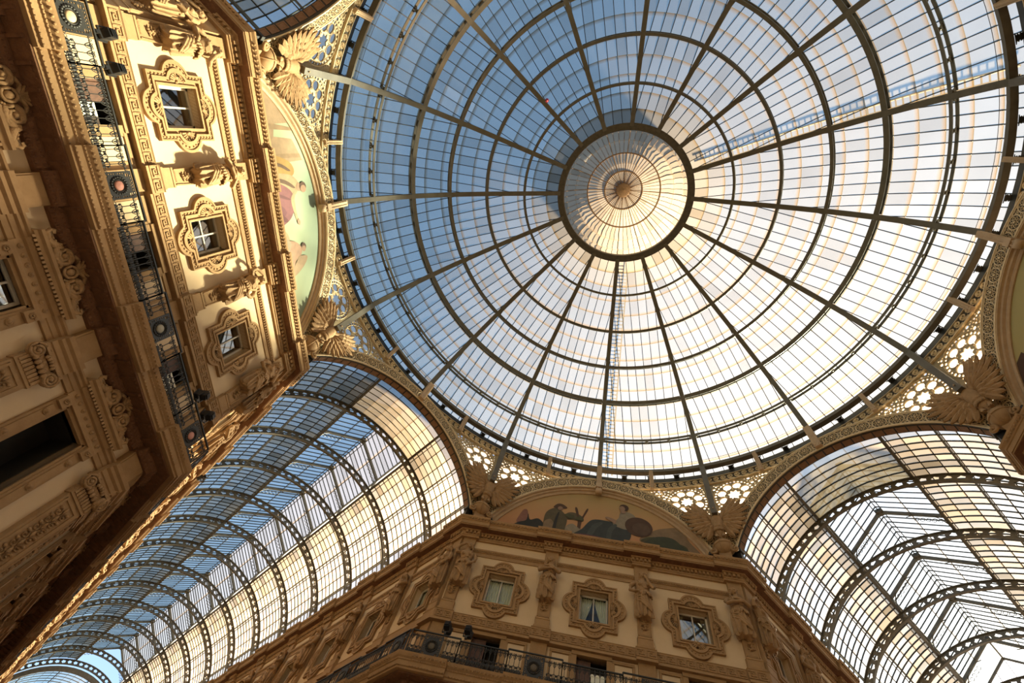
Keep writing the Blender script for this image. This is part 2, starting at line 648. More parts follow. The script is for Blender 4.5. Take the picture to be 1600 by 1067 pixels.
def tri_panes(cells, name, mat, parent, limit, M=None, stuff_name=None, minpx=12):
    """cells: (corner points, tone, Matrix to world for the view); the largest in view become objects, the rest one mesh"""
    W = M or Matrix()
    cells = [c if len(c) == 3 else (c[0], c[1], 0.0) for c in cells]
    sized = sorted(range(len(cells)), key=lambda i: -seen_area([W @ Vector(p) for p in cells[i][0]]))
    big = {i for i in sized[:limit] if seen_area([W @ Vector(p) for p in cells[i][0]]) > minpx}
    sv, sf, sr, st, sk = [], [], [], [], []
    for i, (P, tone, milk) in enumerate(cells):
        if i in big:
            b = MB()
            b.add(P, [(0, 1, 2, 3)])
            put(name, b.mesh(name, mat, {'pane_row': [0, 0, 1, 1], 'pane_tone': [tone] * 4, 'pane_milk': [milk] * 4}), parent)
        else:
            o = len(sv)
            sv += P; sf.append((o, o + 1, o + 2, o + 3)); sr += [0, 0, 1, 1]; st += [tone] * 4; sk += [milk] * 4
    if sv:
        b = MB()
        b.add(sv, sf)
        put(stuff_name or (name + '_field'), b.mesh(name + '_field', mat, {'pane_row': sr, 'pane_tone': st, 'pane_milk': sk}), parent, kind='stuff')


cells = []
for k in range(16):
    base = AZ(k + .5)
    for q in range(NROW):
        la, lb = LA + (LB - LA) * q / NROW, LA + (LB - LA) * (q + 1) / NROW + .04
        ra, za = dome(la, OFF + .012); rb, zb = dome(lb, OFF + .03)
        for j in range(11):
            y0, y1 = (j - 5.5) * CW, (j - 4.5) * CW
            a = [az_of(y0, ra, HALF), az_of(y1, ra, HALF), az_of(y1, rb, HALF), az_of(y0, rb, HALF)]
            if a[1] - a[0] < 1e-4:
                continue
            tone = rnd.random() ** 3 * .24 + (.45 if q == NROW - 1 else .15 if q == NROW - 2 else 0)
            milk = .45 if q == NROW - 1 else .15 if q == NROW - 2 else 0.0
            cells.append(([rz(ra, za, base + a[0]), rz(ra, za, base + a[1]), rz(rb, zb, base + a[2]), rz(rb, zb, base + a[3])], tone, milk))
tri_panes(cells, 'glass_pane', 'dome_glass', ceil, 300)

# lantern over the eye of the dome
b = MB()
ring_box(b, 4.86, 5.32, 42.25, 42.75, 96)
ring_box(b, 4.90, 5.02, 42.75, 43.3, 96)
put('eye_ring', b.mesh('eye_ring', 'truss_paint'), ceil)
b = MB()
ring_box(b, 4.80, 4.86, 42.35, 42.42, 96)
put('eye_rail', b.mesh('eye_rail', 'rib_paint'), ceil)


def cup(t):
    return 5.0 * cos(t), 43.25 + 3.9 * sin(t)


b = MB()
for k in range(64):
    P = [rz(*cup(pi / 2 * q / 8 * .93), 2 * pi * k / 64) for q in range(9)]
    b.tube(P, .022 if k % 4 else .04, 4, smooth=False)
put('lantern_bar', b.mesh('lantern_bar', 'lantern_paint'), ceil, kind='stuff')
for t in (0.02, .90, 1.24):
    b = MB()
    r, z = cup(t)
    ring_box(b, r - .05, r + .05, z - .06, z + .06, 64)
    put('lantern_hoop', b.mesh('lantern_hoop', 'lantern_paint'), ceil)
b = MB()
b.lathe([(0.02, 46.6), (.5, 46.75), (.62, 47.0), (.6, 47.25), (.02, 47.4)], 24)
put('lantern_crown', b.mesh('lantern_crown', 'lantern_paint'), ceil)
cells = []
TT = [0, .3, .6, .9, 1.1, 1.24, 1.46]
for k in range(64):
    a0, a1 = 2 * pi * k / 64, 2 * pi * (k + 1) / 64
    for t0, t1 in zip(TT, TT[1:]):
        (r0, z0), (r1, z1) = cup(t0), cup(t1)
        cells.append(([rz(r0, z0, a0), rz(r0, z0, a1), rz(r1, z1, a1), rz(r1, z1, a0)], rnd.random() ** 3 * .4 + (.3 if t0 > 1.2 else 0)))
tri_panes(cells, 'lantern_pane', 'lantern_glass', ceil, 300, minpx=60)

# thin safety wire inside the base ring
b = MB()
r, z = dome(L0 + .75, .3)
b.tube([rz(r, z, 2 * pi * j / 128) for j in range(128)], .014, 4, closed=True)
put('safety_wire', b.mesh('safety_wire', 'bar_paint'), ceil)


# ------------------------------------------------------------------ barrel vaults of the arms
VC, VR, MON = 21.2, 8.2, 2.9
PITCH, A_T0 = 4.75, 22.6
PH_S, PH_M = math.acos(2.0 / VR), math.asin(MON / VR)
PHS = [PH_M + (PH_S - PH_M) * q / 3 for q in range(4)]


def vp(a, ph, r=VR):
    return (a, r * sin(ph), VC + r * cos(ph))


def make_truss():
    b = MB()
    lo, up = 7.57, 8.08
    ph = math.acos(2.0 / lo)
    outer = [(r * sin(p), VC + r * cos(p)) for r, ps in ((up, [-PH_S + 2 * PH_S * j / 60 for j in range(61)]), (lo, [ph - 2 * ph * j / 60 for j in range(61)])) for p in ps]
    holes = []
    n = 34
    for q in range(n):
        p = -ph + 2 * ph * (q + .5) / n
        hole = []
        for j in range(10):
            aa = 2 * pi * j / 10
            rr = 1.0 if j % 2 == 0 else .74
            du, dv = .235 * rr * cos(aa), .175 * rr * sin(aa)
            R = (lo + up) / 2 + dv
            pp = p + du / R
            hole.append((R * sin(pp), VC + R * cos(pp)))
        holes.append(hole)
    b.plate(outer, holes, -.03, .03, lambda x, y, z: (y, x, z))
    for r in (lo, up):
        pe = math.acos(2.0 / r)
        b.grid([[vp(da, -pe + 2 * pe * j / 48, r + dr) for da, dr in ((-.1, -.03), (.1, -.03), (.1, .03), (-.1, .03))] for j in range(49)], False, close_u=True)
    for s in (-1, 1):
        b.box(-.18, .18, s * 7.6 - .35, s * 7.6 + .35, 23.1, 23.35)
    return b.mesh('truss', 'truss_paint')


def make_rafters():
    b = MB()
    for s in (-1, 1):
        b.bar((0, s * MON, 30.0), (0, 0, 32.15), .16, .2)
        b.bar((0, s * MON, 28.9), (0, s * MON, 30.05), .12, .14, (0, 1, 0))
        P = [(0, s * (2.85 - 1.7 * (1 - cos(t))), 28.95 + 2.0 * sin(t)) for t in [pi / 2 * q / 8 for q in range(9)]]
        b.tube(P, .035, 4, smooth=False)
        for q in range(5):   # pierced scrolls in the spandrel
            c = (2.62 - .26 * q, 29.75 + .19 * q)
            b.tube([(0, s * (c[0] + .13 * cos(t)), c[1] + .13 * sin(t)) for t in [2 * pi * j / 8 for j in range(8)]], .024, 4, closed=True, smooth=False)
    b.box(-.22, .22, -.22, .22, 32.0, 32.28)
    return b.mesh('rafter', 'truss_paint')


ME_TRUSS, ME_RAFT = make_truss(), make_rafters()
b = MB()
b.grid([[vp(da, PHS[0] + (PH_S - PHS[0]) * j / 14, VR + dr) for da, dr in ((-.016, -.05), (.016, -.05), (.016, .03), (-.016, .03))] for j in range(15)], False, close_u=True)
ME_ARCBAR = b.mesh('glazing_bar', 'bar_paint')
b = MB()
b.grid([[vp(da, -PHS[0] + 2 * PHS[0] * j / 8, VR + dr) for da, dr in ((-.016, -.05), (.016, -.05), (.016, .03), (-.016, .03))] for j in range(9)], False, close_u=True)
ME_CROWNBAR = b.mesh('glazing_bar', 'bar_paint')
b = MB()
for s in (-1, 1):
    b.bar((0, s * (MON + .15), 29.95), (0, 0, 32.2), .03, .08)
ME_MONBAR = b.mesh('roof_bar', 'bar_paint')
M_FLIP = Matrix.Scale(-1, 4, (0, 1, 0))


def vault(i, nt, individual, seed):
    a = AZ(i)
    n = Vector((cos(a), sin(a), 0)); t = Vector((-sin(a), cos(a), 0))
    M = Matrix(((n.x, t.x, 0, 0), (n.y, t.y, 0, 0), (0, 0, 1, 0), (0, 0, 0, 1)))
    root = empty('ceiling', M, kind='structure')
    rr = random.Random(seed)
    a_end = A_T0 + PITCH * (nt - 1)
    a0 = 18.56
    for k in range(nt):
        put('truss', ME_TRUSS, root, T(A_T0 + PITCH * k, 0, 0))
        put('rafter', ME_RAFT, root, T(A_T0 + PITCH * k, 0, 0))
    # purlins and ridge
    for ph in PHS[:3]:
        for s in (-1, 1):
            b = MB()
            p0, p1 = vp(a0, s * ph, VR - .06), vp(a_end, s * ph, VR - .06)
            b.bar(p0, p1, .08 if ph > PH_M else .17, .12, (0, sin(s * ph), cos(ph)))
            b.bar(vp(a0, s * (ph + .035), VR - .3), vp(a_end, s * (ph + .035), VR - .3), .05, .05)
            put('purlin', b.mesh('purlin', 'truss_paint'), root)
    for s in (-1, 1):
        b = MB()
        b.bar((A_T0, s * MON, 29.95), (a_end, s * MON, 29.95), .14, .16)
        put('eaves_beam', b.mesh('eaves_beam', 'truss_paint'), root)
        b = MB()
        b.bar((A_T0, s * 1.5, 31.06), (a_end, s * 1.5, 31.06), .05, .07)
        put('roof_purlin', b.mesh('roof_purlin', 'truss_paint'), root)
    b = MB()
    for y, z in ((-.22, 32.08), (0, 32.2), (.22, 32.08)):
        b.bar((A_T0, y, z), (a_end, y, z), .06, .08)
    put('ridge_beam', b.mesh('ridge_beam', 'truss_paint'), root)
    # wires tying the first flank
    cells, far = [], MB()
    spans = [(a0, A_T0, 8, -1)] + [(A_T0 + PITCH * k, A_T0 + PITCH * (k + 1), 9, k) for k in range(nt - 1)]

    def far_bar(me, x, flip):
        vs = np.empty(len(me.vertices) * 3); me.vertices.foreach_get('co', vs); vs = vs.reshape(-1, 3).copy()
        vs[:, 0] += x
        if flip: vs[:, 1] *= -1
        far.add(vs.tolist(), [tuple(p.vertices) for p in me.polygons])

    for (x0, x1, nb, k) in spans:
        for q in range(nb):
            xa, xb = x0 + (x1 - x0) * q / nb, x0 + (x1 - x0) * (q + 1) / nb
            if q:
                for s in (False, True):
                    if k < individual:
                        put('glazing_bar', ME_ARCBAR, root, T(xa, 0, 0) @ (Rz(pi) if s else Matrix()))
                    else:
                        far_bar(ME_ARCBAR, xa, s)
                if k < 0:
                    put('glazing_bar', ME_CROWNBAR, root, T(xa, 0, 0))
                elif k < individual:
                    put('roof_bar', ME_MONBAR, root, T(xa, 0, 0))
                else:
                    far_bar(ME_MONBAR, xa, False)
            for s in (-1, 1):
                for sec in range(3):
                    for r in range(3):
                        pa = PHS[sec] + (PHS[sec + 1] - PHS[sec]) * r / 3
                        pb = PHS[sec] + (PHS[sec + 1] - PHS[sec]) * (r + 1) / 3
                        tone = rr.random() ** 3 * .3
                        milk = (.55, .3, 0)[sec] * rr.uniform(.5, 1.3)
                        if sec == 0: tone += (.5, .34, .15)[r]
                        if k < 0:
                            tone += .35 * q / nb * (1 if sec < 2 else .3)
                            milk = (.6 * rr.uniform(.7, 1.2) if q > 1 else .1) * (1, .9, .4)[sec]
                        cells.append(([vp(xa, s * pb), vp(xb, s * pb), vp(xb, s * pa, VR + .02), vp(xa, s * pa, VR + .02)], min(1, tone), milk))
                if k < 0:
                    for r in range(3):
                        pa, pb = PHS[0] * r / 3, PHS[0] * (r + 1) / 3
                        cells.append(([vp(xa, s * pb), vp(xb, s * pb), vp(xb, s * pa, VR + .02), vp(xa, s * pa, VR + .02)], min(1, .3 + .3 * q / nb + rr.random() * .1), .6 if q > 1 else .15))
                else:
                    for r in range(2):
                        ya, yb = (MON + .15) * (1 - r / 2), (MON + .15) * (1 - (r + 1) / 2)
                        zz = lambda y: 32.25 - 2.25 * y / (MON + .15)
                        cells.append(([(xa, s * ya, zz(ya)), (xb, s * ya, zz(ya)), (xb, s * yb, zz(yb) + .02), (xa, s * yb, zz(yb) + .02)], rr.random() ** 3 * .25))
        # clear strips under the eaves
        if k >= 0:
            for s in (-1, 1):
                b = MB()
                b.add([(x0, s * (MON + .04), 28.95), (x1, s * (MON + .04), 28.95), (x1, s * (MON + .04), 29.9), (x0, s * (MON + .04), 29.9)], [(0, 1, 2, 3)])
                put('side_light', b.mesh('side_light', 'clear_glass', {'pane_row': [.5] * 4, 'pane_tone': [0.0] * 4}), root)
        # lap joints along the vault
    b = MB()
    for s in (-1, 1):
        for sec in range(3):
            for r in range(1, 3):
                ph = PHS[sec] + (PHS[sec + 1] - PHS[sec]) * r / 3
                b.bar(vp(a0, s * ph, VR - .015), vp(a_end, s * ph, VR - .015), .055, .03)
    put('lap_strip', b.mesh('lap_strip', 'bar_paint'), root, kind='stuff')
    if far.v:
        put('far_glazing_bar', far.mesh('far_glazing_bar', 'bar_paint'), root, kind='stuff')
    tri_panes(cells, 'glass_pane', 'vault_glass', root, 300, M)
    return root, M, a_end


vault_sw = vault(2, 13, 5, 11)
vault_se = vault(6, 5, 4, 12)
vault_nw = vault(-2, 4, 1, 13)


# far ends of the two arms: a lower bay with an arched, glazed end
def arm_end(v, length, r):
    root, M, a_end = v
    b = MB()
    n = 24
    ph = [-1.25 + 2.5 * j / n for j in range(n + 1)]
    for aa in (a_end + .6, a_end + .6 + length):
        b.grid([[(aa + da, (r + dr) * sin(p), 21.1 + (r + dr) * cos(p)) for da, dr in ((-.12, -.25), (.12, -.25), (.12, .25), (-.12, .25))] for p in ph], False, close_u=True)
    for p in (-.9, -.45, 0, .45, .9):
        b.bar((a_end + .6, r * sin(p), 20.9 + r * cos(p)), (a_end + .6 + length, r * sin(p), 20.9 + r * cos(p)), .1, .14)
    for q in range(1, 7):
        aa = a_end + .6 + length * q / 7
        b.tube([(aa, r * sin(p), 20.9 + r * cos(p)) for p in ph], .04, 4, smooth=False)
    x = a_end + .6 + length
    for q in range(1, 8):
        y = -r * .95 + 1.9 * r * q / 8
        b.bar((x, y, 20), (x, y, 20.9 + sqrt(max(.1, r * r - y * y))), .1, .1, (1, 0, 0))
    for z in (22, 24, 26):
        b.bar((x, -sqrt(r * r - (z - 20.9) ** 2), z), (x, sqrt(r * r - (z - 20.9) ** 2), z), .1, .1)
    put('end_arch', b.mesh('end_arch', 'truss_paint'), root)
    cells = []
    for q in range(7):
        xa, xb = a_end + .6 + length * q / 7, a_end + .6 + length * (q + 1) / 7
        for pa, pb in zip(ph, ph[1:]):
            cells.append(([(xa, r * sin(pa), 20.9 + r * cos(pa)), (xb, r * sin(pa), 20.9 + r * cos(pa)), (xb, r * sin(pb), 20.9 + r * cos(pb)), (xa, r * sin(pb), 20.9 + r * cos(pb))], .1))
    tri_panes(cells, 'end_pane', 'vault_glass', root, 0)


arm_end(vault_sw, 7, 7.35)
arm_end(vault_se, 6, 7.0)

b = MB()
xe = vault_se[2] + 2.3
b.bar((xe, -MON, 30.0), (xe, MON, 30.0), .12, .14)
b.bar((xe, -MON, 28.9), (xe, MON, 28.9), .12, .14)
for s in (-1, 1):
    b.bar((xe, s * MON, 30.0), (xe, 0, 32.15), .12, .14)
    b.bar((xe - 2.3, s * MON, 29.95), (xe, s * MON, 29.95), .1, .12)
b.bar((xe - 2.3, 0, 32.15), (xe, 0, 32.15), .12, .12)
for q in range(1, 6):
    y = -MON + 2 * MON * q / 6
    b.bar((xe, y, 28.9), (xe, y, 32.15 - 2.15 * abs(y) / MON), .05, .06, (1, 0, 0))
put('gable_frame', b.mesh('gable_frame', 'truss_paint'), vault_se[0])
cells = []
for q in range(4):
    xa, xb = xe - 2.3 + 2.3 * q / 4, xe - 2.3 + 2.3 * (q + 1) / 4
    for s in (-1, 1):
        cells.append(([(xa, s * MON, 30.05), (xb, s * MON, 30.05), (xb, 0, 32.25), (xa, 0, 32.25)], .1))
tri_panes(cells, 'gable_pane', 'vault_glass', vault_se[0], 20, vault_se[1])

# ------------------------------------------------------------------ arch bands over the eight sides
ACZ, AR0, AR1 = 21.3, 7.5, 8.42


def make_rosette():
    b = MB()
    b.tube([(.36 * cos(t), 0, .36 * sin(t)) for t in [2 * pi * j / 20 for j in range(20)]], .035, 4, closed=True, smooth=False)
    b.ball((0, -.01, 0), .07, .05, .07, 8, 4)
    for k in range(8):
        a = 2 * pi * k / 8
        cx, cz = .2 * cos(a), .2 * sin(a)
        b.tube([(cx + .085 * cos(t) * cos(a) - .055 * sin(t) * sin(a), -.005, cz + .085 * cos(t) * sin(a) + .055 * sin(t) * cos(a)) for t in [2 * pi * j / 8 for j in range(8)]], .018, 4, closed=True, smooth=False)
    return b.mesh('rosette', 'gilt')


ME_ROSE = make_rosette()
TH0, TH1 = radians(25), radians(155)
NROSE = 21


def arch_pts(r, n=64, a0=TH0, a1=TH1, xlim=7.45):
    return [(max(-xlim, min(xlim, x)), z) for x, z in arc(0, ACZ, r, a0, a1, n)]


def band_mesh():
    b = MB()
    b.plate(arch_pts(AR1) + list(reversed(arch_pts(AR0))), [], .02, .12)
    return b.mesh('frieze_plate', 'gilt_dark')


def lip_mesh():
    b = MB()
    for r, w in ((AR0 + .03, .05), (AR0 + .12, .02), (AR1 - .12, .02), (AR1 - .03, .05)):
        b.tube([(x, 0, z) for x, z in arch_pts(r)], w, 5, smooth=False)
    return b.mesh('frieze_lip', 'gilt')


def filler_mesh():
    b = MB()
    for q in range(NROSE + 1):
        a = TH0 + (TH1 - TH0) * q / NROSE
        for dr, rr in ((-.3, .09), (-.12, .06), (.12, .06), (.3, .09)):
            r = (AR0 + AR1) / 2 + dr
            for da in (-.013, .013):
                if abs(dr) < .2: da *= .5
                c = (r * cos(a + da), ACZ + r * sin(a + da))
                if abs(c[0]) < 7.4:
                    b.tube([(c[0] + rr * cos(t), 0.0, c[1] + rr * sin(t)) for t in [2 * pi * j / 7 for j in range(7)]], .018, 3, closed=True, smooth=False)
    return b.mesh('frieze_filigree', 'gilt')


ME_BAND, ME_LIP, ME_FILL = band_mesh(), lip_mesh(), filler_mesh()


def moulding_mesh():
    b = MB()
    prof = [(7.5, .0), (7.5, .36), (7.08, .36), (7.08, .26), (7.16, .20), (7.26, .24), (7.30, .12), (7.40, .10), (7.42, -.02)]
    rows = []
    for r, y in prof:
        rows.append([(x, y, z) for x, z in arc(0, ACZ, r, radians(14), radians(166), 64)])
    b.grid(rows, False, close_v=True)
    return b.mesh('arch_moulding', 'beam_stone')


ME_MOULD = moulding_mesh()


def soffit_mesh():
    b = MB()
    rows = [[(x, y, z) for x, z in arc(0, ACZ, r, radians(14), radians(166), 64)] for r, y in ((AR0, .12), (AR0, .62), (AR0 + .25, .62), (AR0 + .25, .12))]
    b.grid(rows, False, close_v=True)
    return b.mesh('arch_soffit', 'iron')


def coffer_mesh():
    b = MB()
    h, w = .235, .19
    ang = h / AR0
    P = lambda a, y, dr: (( AR0 - dr) * sin(a), y, ACZ + (AR0 - dr) * cos(a))
    rows = [[P(sx * ang * k, .36 + sy * w * k, dr) for sx, sy in ((-1, -1), (1, -1), (1, 1), (-1, 1))] for k, dr in ((1, 0), (1, .035), (.8, .035), (.72, .015))]
    b.grid(rows, False, close_u=True)
    o = len(b.v)
    b.f.append(tuple(range(o - 4, o))); b.sm.append(False)
    return b.mesh('coffer', 'coffer')


ME_SOFF, ME_COFF = soffit_mesh(), coffer_mesh()


def strap_mesh(w, z0, z1, curl):
    """stone strap that runs from the arch up to the ring of the dome"""
    b = MB()
    b.bar((0, -.16, z0), (0, -.2, z1), w, .22, (0, 1, 0))
    for s in (-1, 1):
        b.bar((s * w * .28, -.29, z0 + .1), (s * w * .28, -.33, z1 - .05), w * .16, .05, (0, 1, 0))
    if curl:
        b.lathe([(.02, -w * .62), (.2, -w * .6), (.2, w * .6), (.02, w * .62)], 12, (0, 0, 0), 'z')
        me = b
        k = 4 * 12
        for q in range(len(b.v) - k, len(b.v)):
            x, y, z = b.v[q]
            b.v[q] = (z, y - .12, x + z0 + .12)
        b.box(-w * .62, w * .62, -.36, .2, z0 + .35, z0 + .75)
    return b.mesh('strap', 'beam_stone')


ME_KEY, ME_STRAP, ME_KEY_A = strap_mesh(.34, 28.15, 30.9, True), strap_mesh(.26, 29.4, 31.2, False), strap_mesh(.42, 28.85, 30.9, False)


def arch_side(i, kind):
    M = frame_w(i, 18.0)
    root = empty('trim_%d' % (i % 16), M, kind='structure')
    put('frieze_plate', ME_BAND, root)
    put('frieze_lip', ME_LIP, root)
    put('frieze_filigree', ME_FILL, root, kind='stuff')
    for q in range(NROSE):
        a = TH0 + (TH1 - TH0) * (q + .5) / NROSE
        r = (AR0 + AR1) / 2
        if abs(r * cos(a)) < 7.2:
            put('rosette', ME_ROSE, root, T(r * cos(a), 0, ACZ + r * sin(a)) @ Matrix.Rotation(-a, 4, 'Y'))
    if kind == 'wall':
        put('arch_moulding', ME_MOULD, root)
        put('keystone_strap', ME_KEY, root)
    else:
        put('arch_soffit', ME_SOFF, root)
        for q in range(36):
            a = radians(-76 + 152 * (q + .5) / 36)
            put('coffer', ME_COFF, root, Matrix.Translation((0, 0, ACZ)) @ Matrix.Rotation(a, 4, 'Y') @ Matrix.Translation((0, 0, -ACZ)))
        put('keystone_strap', ME_KEY_A, root)
    for s in (-3.62, 3.62):
        put('strap', ME_STRAP, root, T(s, .05, 0))
    for s in (-1, 1):     # dark feet of the arch
        b = MB()
        b.box(s * 7.0 - .42, s * 7.0 + .42, .0, .3, 23.6, 24.5)
        b.box(s * 7.0 - .5, s * 7.0 + .5, -.08, .3, 24.3, 24.5)
        put('arch_foot', b.mesh('arch_foot', 'iron'), root)
    return root


for i, kind in ((-2, 'arm'), (0, 'wall'), (2, 'arm'), (4, 'wall'), (6, 'arm'), (8, 'wall'), (10, 'arm'), (12, 'wall')):
    arch_side(i, kind)


# ------------------------------------------------------------------ pierced panels of the corners
def corner_map(u, y, z):
    d = u / 18.5
    oc = 18.13 / cos(radians(22.5) - abs(d))
    t = max(0, min(1, (z - 23.5) / (29.95 - 23.5)))
    r = oc + (18.82 - oc) * t + y
    return (r * sin(d), r * cos(d), z)


def ext_u(th, r):
    s = r * cos(th)
    return 18.5 * (radians(22.5) - math.atan2(s, 18.1)), ACZ + r * sin(th)


def pendentive_mesh():
    side = [ext_u(radians(a), AR1 - .05) for a in np.linspace(84, 29, 30)]
    side = [(u, z) for u, z in side if u > 0.04]
    top = 29.94
    outer = [(u, min(z, top - .02)) for u, z in side] + [(-u, min(z, top - .02)) for u, z in reversed(side)] + [(-side[0][0], top), (-3, top), (-1, top), (1, top), (3, top), (side[0][0], top)]
    holes, disks = [], []

    def ngon(cx, cz, r, n, ph=0.0):
        holes.append([(cx + r * cos(ph + 2 * pi * j / n), cz + r * sin(ph + 2 * pi * j / n)) for j in range(n)])
    for s in (-1, 1):
        cx, cz = s * 1.46, 28.62
        holes.append([(cx + (.44 if j % 2 else .28) * cos(2 * pi * j / 16), cz + (.44 if j % 2 else .28) * sin(2 * pi * j / 16)) for j in range(16)])
        for k in range(8):
            a = 2 * pi * (k + .5) / 8
            ngon(cx + .78 * cos(a), cz + .78 * sin(a), .255, 12)
            for da, rr in ((-.1, .62), (.1, .62), (0, .52)):
                ngon(cx + rr * cos(a + pi / 8 + da), cz + rr * sin(a + pi / 8 + da), .038, 5)
        for k in range(32):
            a = 2 * pi * k / 32
            if abs(cx + 1.15 * cos(a)) > .27 and cz + 1.15 * sin(a) < 29.8: ngon(cx + 1.15 * cos(a), cz + 1.15 * sin(a), .08 if k % 4 else .06, 7)
        disks.append((cx, cz, 1.25))
    rr = random.Random(5)
    O = np.array(outer)
    pts = []
    tries = 0
    while tries < 12000:
        tries += 1
        u, z = rr.uniform(-6, 6), rr.uniform(24.5, 29.9)
        r = rr.choice((.05, .07, .09, .11))
        if abs(u) < .2 + r: continue
        if any(hypot(u - c[0], z - c[1]) < c[2] + r for c in disks): continue
        if any(hypot(u - p[0], z - p[1]) < r + p[2] + .022 for p in pts): continue
        if not inside(np.array([(u, z)]), outer)[0]: continue
        if np.min(np.hypot(O[:, 0] - u, O[:, 1] - z)) < r + .03 or top - z < r + .05: continue
        # distance to the outline segments
        A, B = O, np.roll(O, -1, axis=0)
        D = B - A
        tt = np.clip(((u - A[:, 0]) * D[:, 0] + (z - A[:, 1]) * D[:, 1]) / np.maximum((D ** 2).sum(1), 1e-9), 0, 1)
        if np.min(np.hypot(A[:, 0] + tt * D[:, 0] - u, A[:, 1] + tt * D[:, 1] - z)) < r + .03: continue
        pts.append((u, z, r))
        ngon(u, z, r, 6, rr.random())
    b = MB()
    b.plate(outer, holes, 0, .06, corner_map)
    g = MB()
    g.plate([(u * .99, z) for u, z in outer], [], .22, None, corner_map)
    n = len(g.v)
    return b.mesh('pierced_panel', 'lattice'), g.mesh('panel_glass', 'panel_glass', {'pane_row': [.5] * n, 'pane_tone': [.15] * n})


def pendentive_relief():
    b = MB()
    for s in (-1, 1):
        cx, cz = s * 1.46, 28.62
        for r, w in ((1.26, .03), (1.05, .02)):
            b.tube([corner_map(cx + r * cos(t), -.03, min(29.9, cz + r * sin(t))) for t in [2 * pi * j / 28 for j in range(28)]], w, 4, closed=True, smooth=False)
        for k in range(8):
            a = 2 * pi * (k + .5) / 8
            b.tube([corner_map(cx + .78 * cos(a) + .275 * cos(t), -.03, cz + .78 * sin(a) + .275 * sin(t)) for t in [2 * pi * j / 12 for j in range(12)]], .02, 4, closed=True, smooth=False)
        for q in range(5):
            r0 = .42 - .05 * q
            P = spiral(s * (3.1 + .72 * q), 29.42 - .02 * q + (.0 if q < 2 else .14), r0 * .7, 1.6, 0, start=pi / 2, hand=s, n=10)
            b.tube([corner_map(x, -.03, min(z, 29.88)) for x, _y, z in P], .03, 4, smooth=False)
    return b.mesh('panel_relief', 'gilt')


(ME_PEND, ME_PGLASS), ME_PREL = pendentive_mesh(), pendentive_relief()
b = MB()
b.bar((0, 18.26, 31.1), (0, 18.42, 26.7), .34, .3, (0, 1, 0))
ME_STRUT = b.mesh('strut', 'rib_paint')
for n, i in enumerate((-1, 1, 3, 5, 7, 9, 11, 13)):
    root = empty('trim_%d' % (i % 16), frame_w(i, 0), kind='structure')
    put('pierced_panel', ME_PEND, root)
    put('panel_glass', ME_PGLASS, root)
    put('panel_relief', ME_PREL, root, kind='stuff')
    put('strut', ME_STRUT, root)


# ------------------------------------------------------------------ eagles on the corners
def feather(b, p, ang, length, w, y):
    """one pointed feather in the corner surface, from p along ang"""
    ca, sa = cos(ang), sin(ang)
    prof = [(0, .35), (.25, .9), (.6, 1.0), (.85, .75), (1.0, .12)]
    L, R, Cn, LB, RB = [], [], [], [], []
    for t, k in prof:
        bow = .12 * length * t * t
        for lst, off, dy in ((L, w * k, .03), (Cn, 0, -.04), (R, -w * k, .03)):
            u = p[0] + ca * length * t - sa * (off + bow)
            z = p[1] + sa * length * t + ca * (off + bow)
            lst.append(corner_map(u, -.34 + y + dy - .12 * sin(pi * t), z))
            if lst is L: LB.append(corner_map(u, -.29 + y + dy - .12 * sin(pi * t), z))
            if lst is R: RB.append(corner_map(u, -.29 + y + dy - .12 * sin(pi * t), z))
    b.grid([L, Cn, R], False)
    b.grid([LB, RB], False)


def wing_mesh(s):
    b = MB()
    for layer, (cnt, l0, l1, w, y) in enumerate(((11, 1.35, 1.15, .15, .06), (9, .95, .75, .14, -.03), (7, .55, .45, .13, -.12))):
        for q in range(cnt):
            f = q / (cnt - 1)
            ang = radians(58 - 128 * f)
            shoulder = (.24 + .24 * (1 - f) * (1 - layer * .2), 26.35 + .5 * (1 - f) - .2 * f)
            ln = l0 + (l1 - l0) * f + .25 * sin(pi * f * .9)
            feather(b, shoulder, ang, ln * (1.12 if f < .5 else .95), w, y - .01 * q)
    b.tube([(.15, 18.8, 26.4), (.35, 18.66, 26.8), (.62, 18.62, 27.15), (.85, 18.6, 27.5)], [.16, .15, .12, .06], 7)
    if s < 0:
        b.v = [(-x, y, z) for x, y, z in b.v]
        b.f = [tuple(reversed(f)) for f in b.f]
    return b.mesh('wing', 'sculpt')


def eagle_body():
    b = MB()
    rows = []
    for t, r, y in ((24.62, .14, 18.4), (24.85, .24, 18.36), (25.3, .33, 18.3), (25.8, .37, 18.24), (26.15, .30, 18.22), (26.4, .2, 18.16), (26.58, .17, 18.1), (26.72, .16, 18.02), (26.84, .09, 17.96)):
        rows.append([(r * cos(2 * pi * j / 14), y + r * .85 * sin(2 * pi * j / 14), t) for j in range(14)])
    b.grid(rows, True, close_u=True)
    b.tube([(0, 17.95, 26.7), (0, 17.78, 26.66), (0, 17.70, 26.52)], [.09, .06, .02], 6)
    for s in (-1, 1):
        b.tube([(s * .16, 18.28, 25.1), (s * .2, 18.16, 24.85), (s * .17, 18.1, 24.62)], [.15, .12, .07], 6)
        for k in (-1, 0, 1):
            b.tube([(s * .17, 18.1, 24.64), (s * .17 + k * .08, 17.98, 24.56), (s * .17 + k * .1, 17.95, 24.44)], [.04, .035, .02], 5)
        b.ball((s * .08, 18.0, 26.76), .03, .03, .03, 6, 4)
    for q in range(9):   # breast feathers
        a = -.9 + 1.8 * q / 8
        for r in range(4):
            b.ball((.3 * sin(a) * (1 - .1 * r), 18.26 - .3 * cos(a) * .8, 25.2 + .26 * r), .07, .05, .11, 6, 4)
    b.v = [(x, y + .5, z + .45) for x, y, z in b.v]
    return b.mesh('body', 'sculpt')


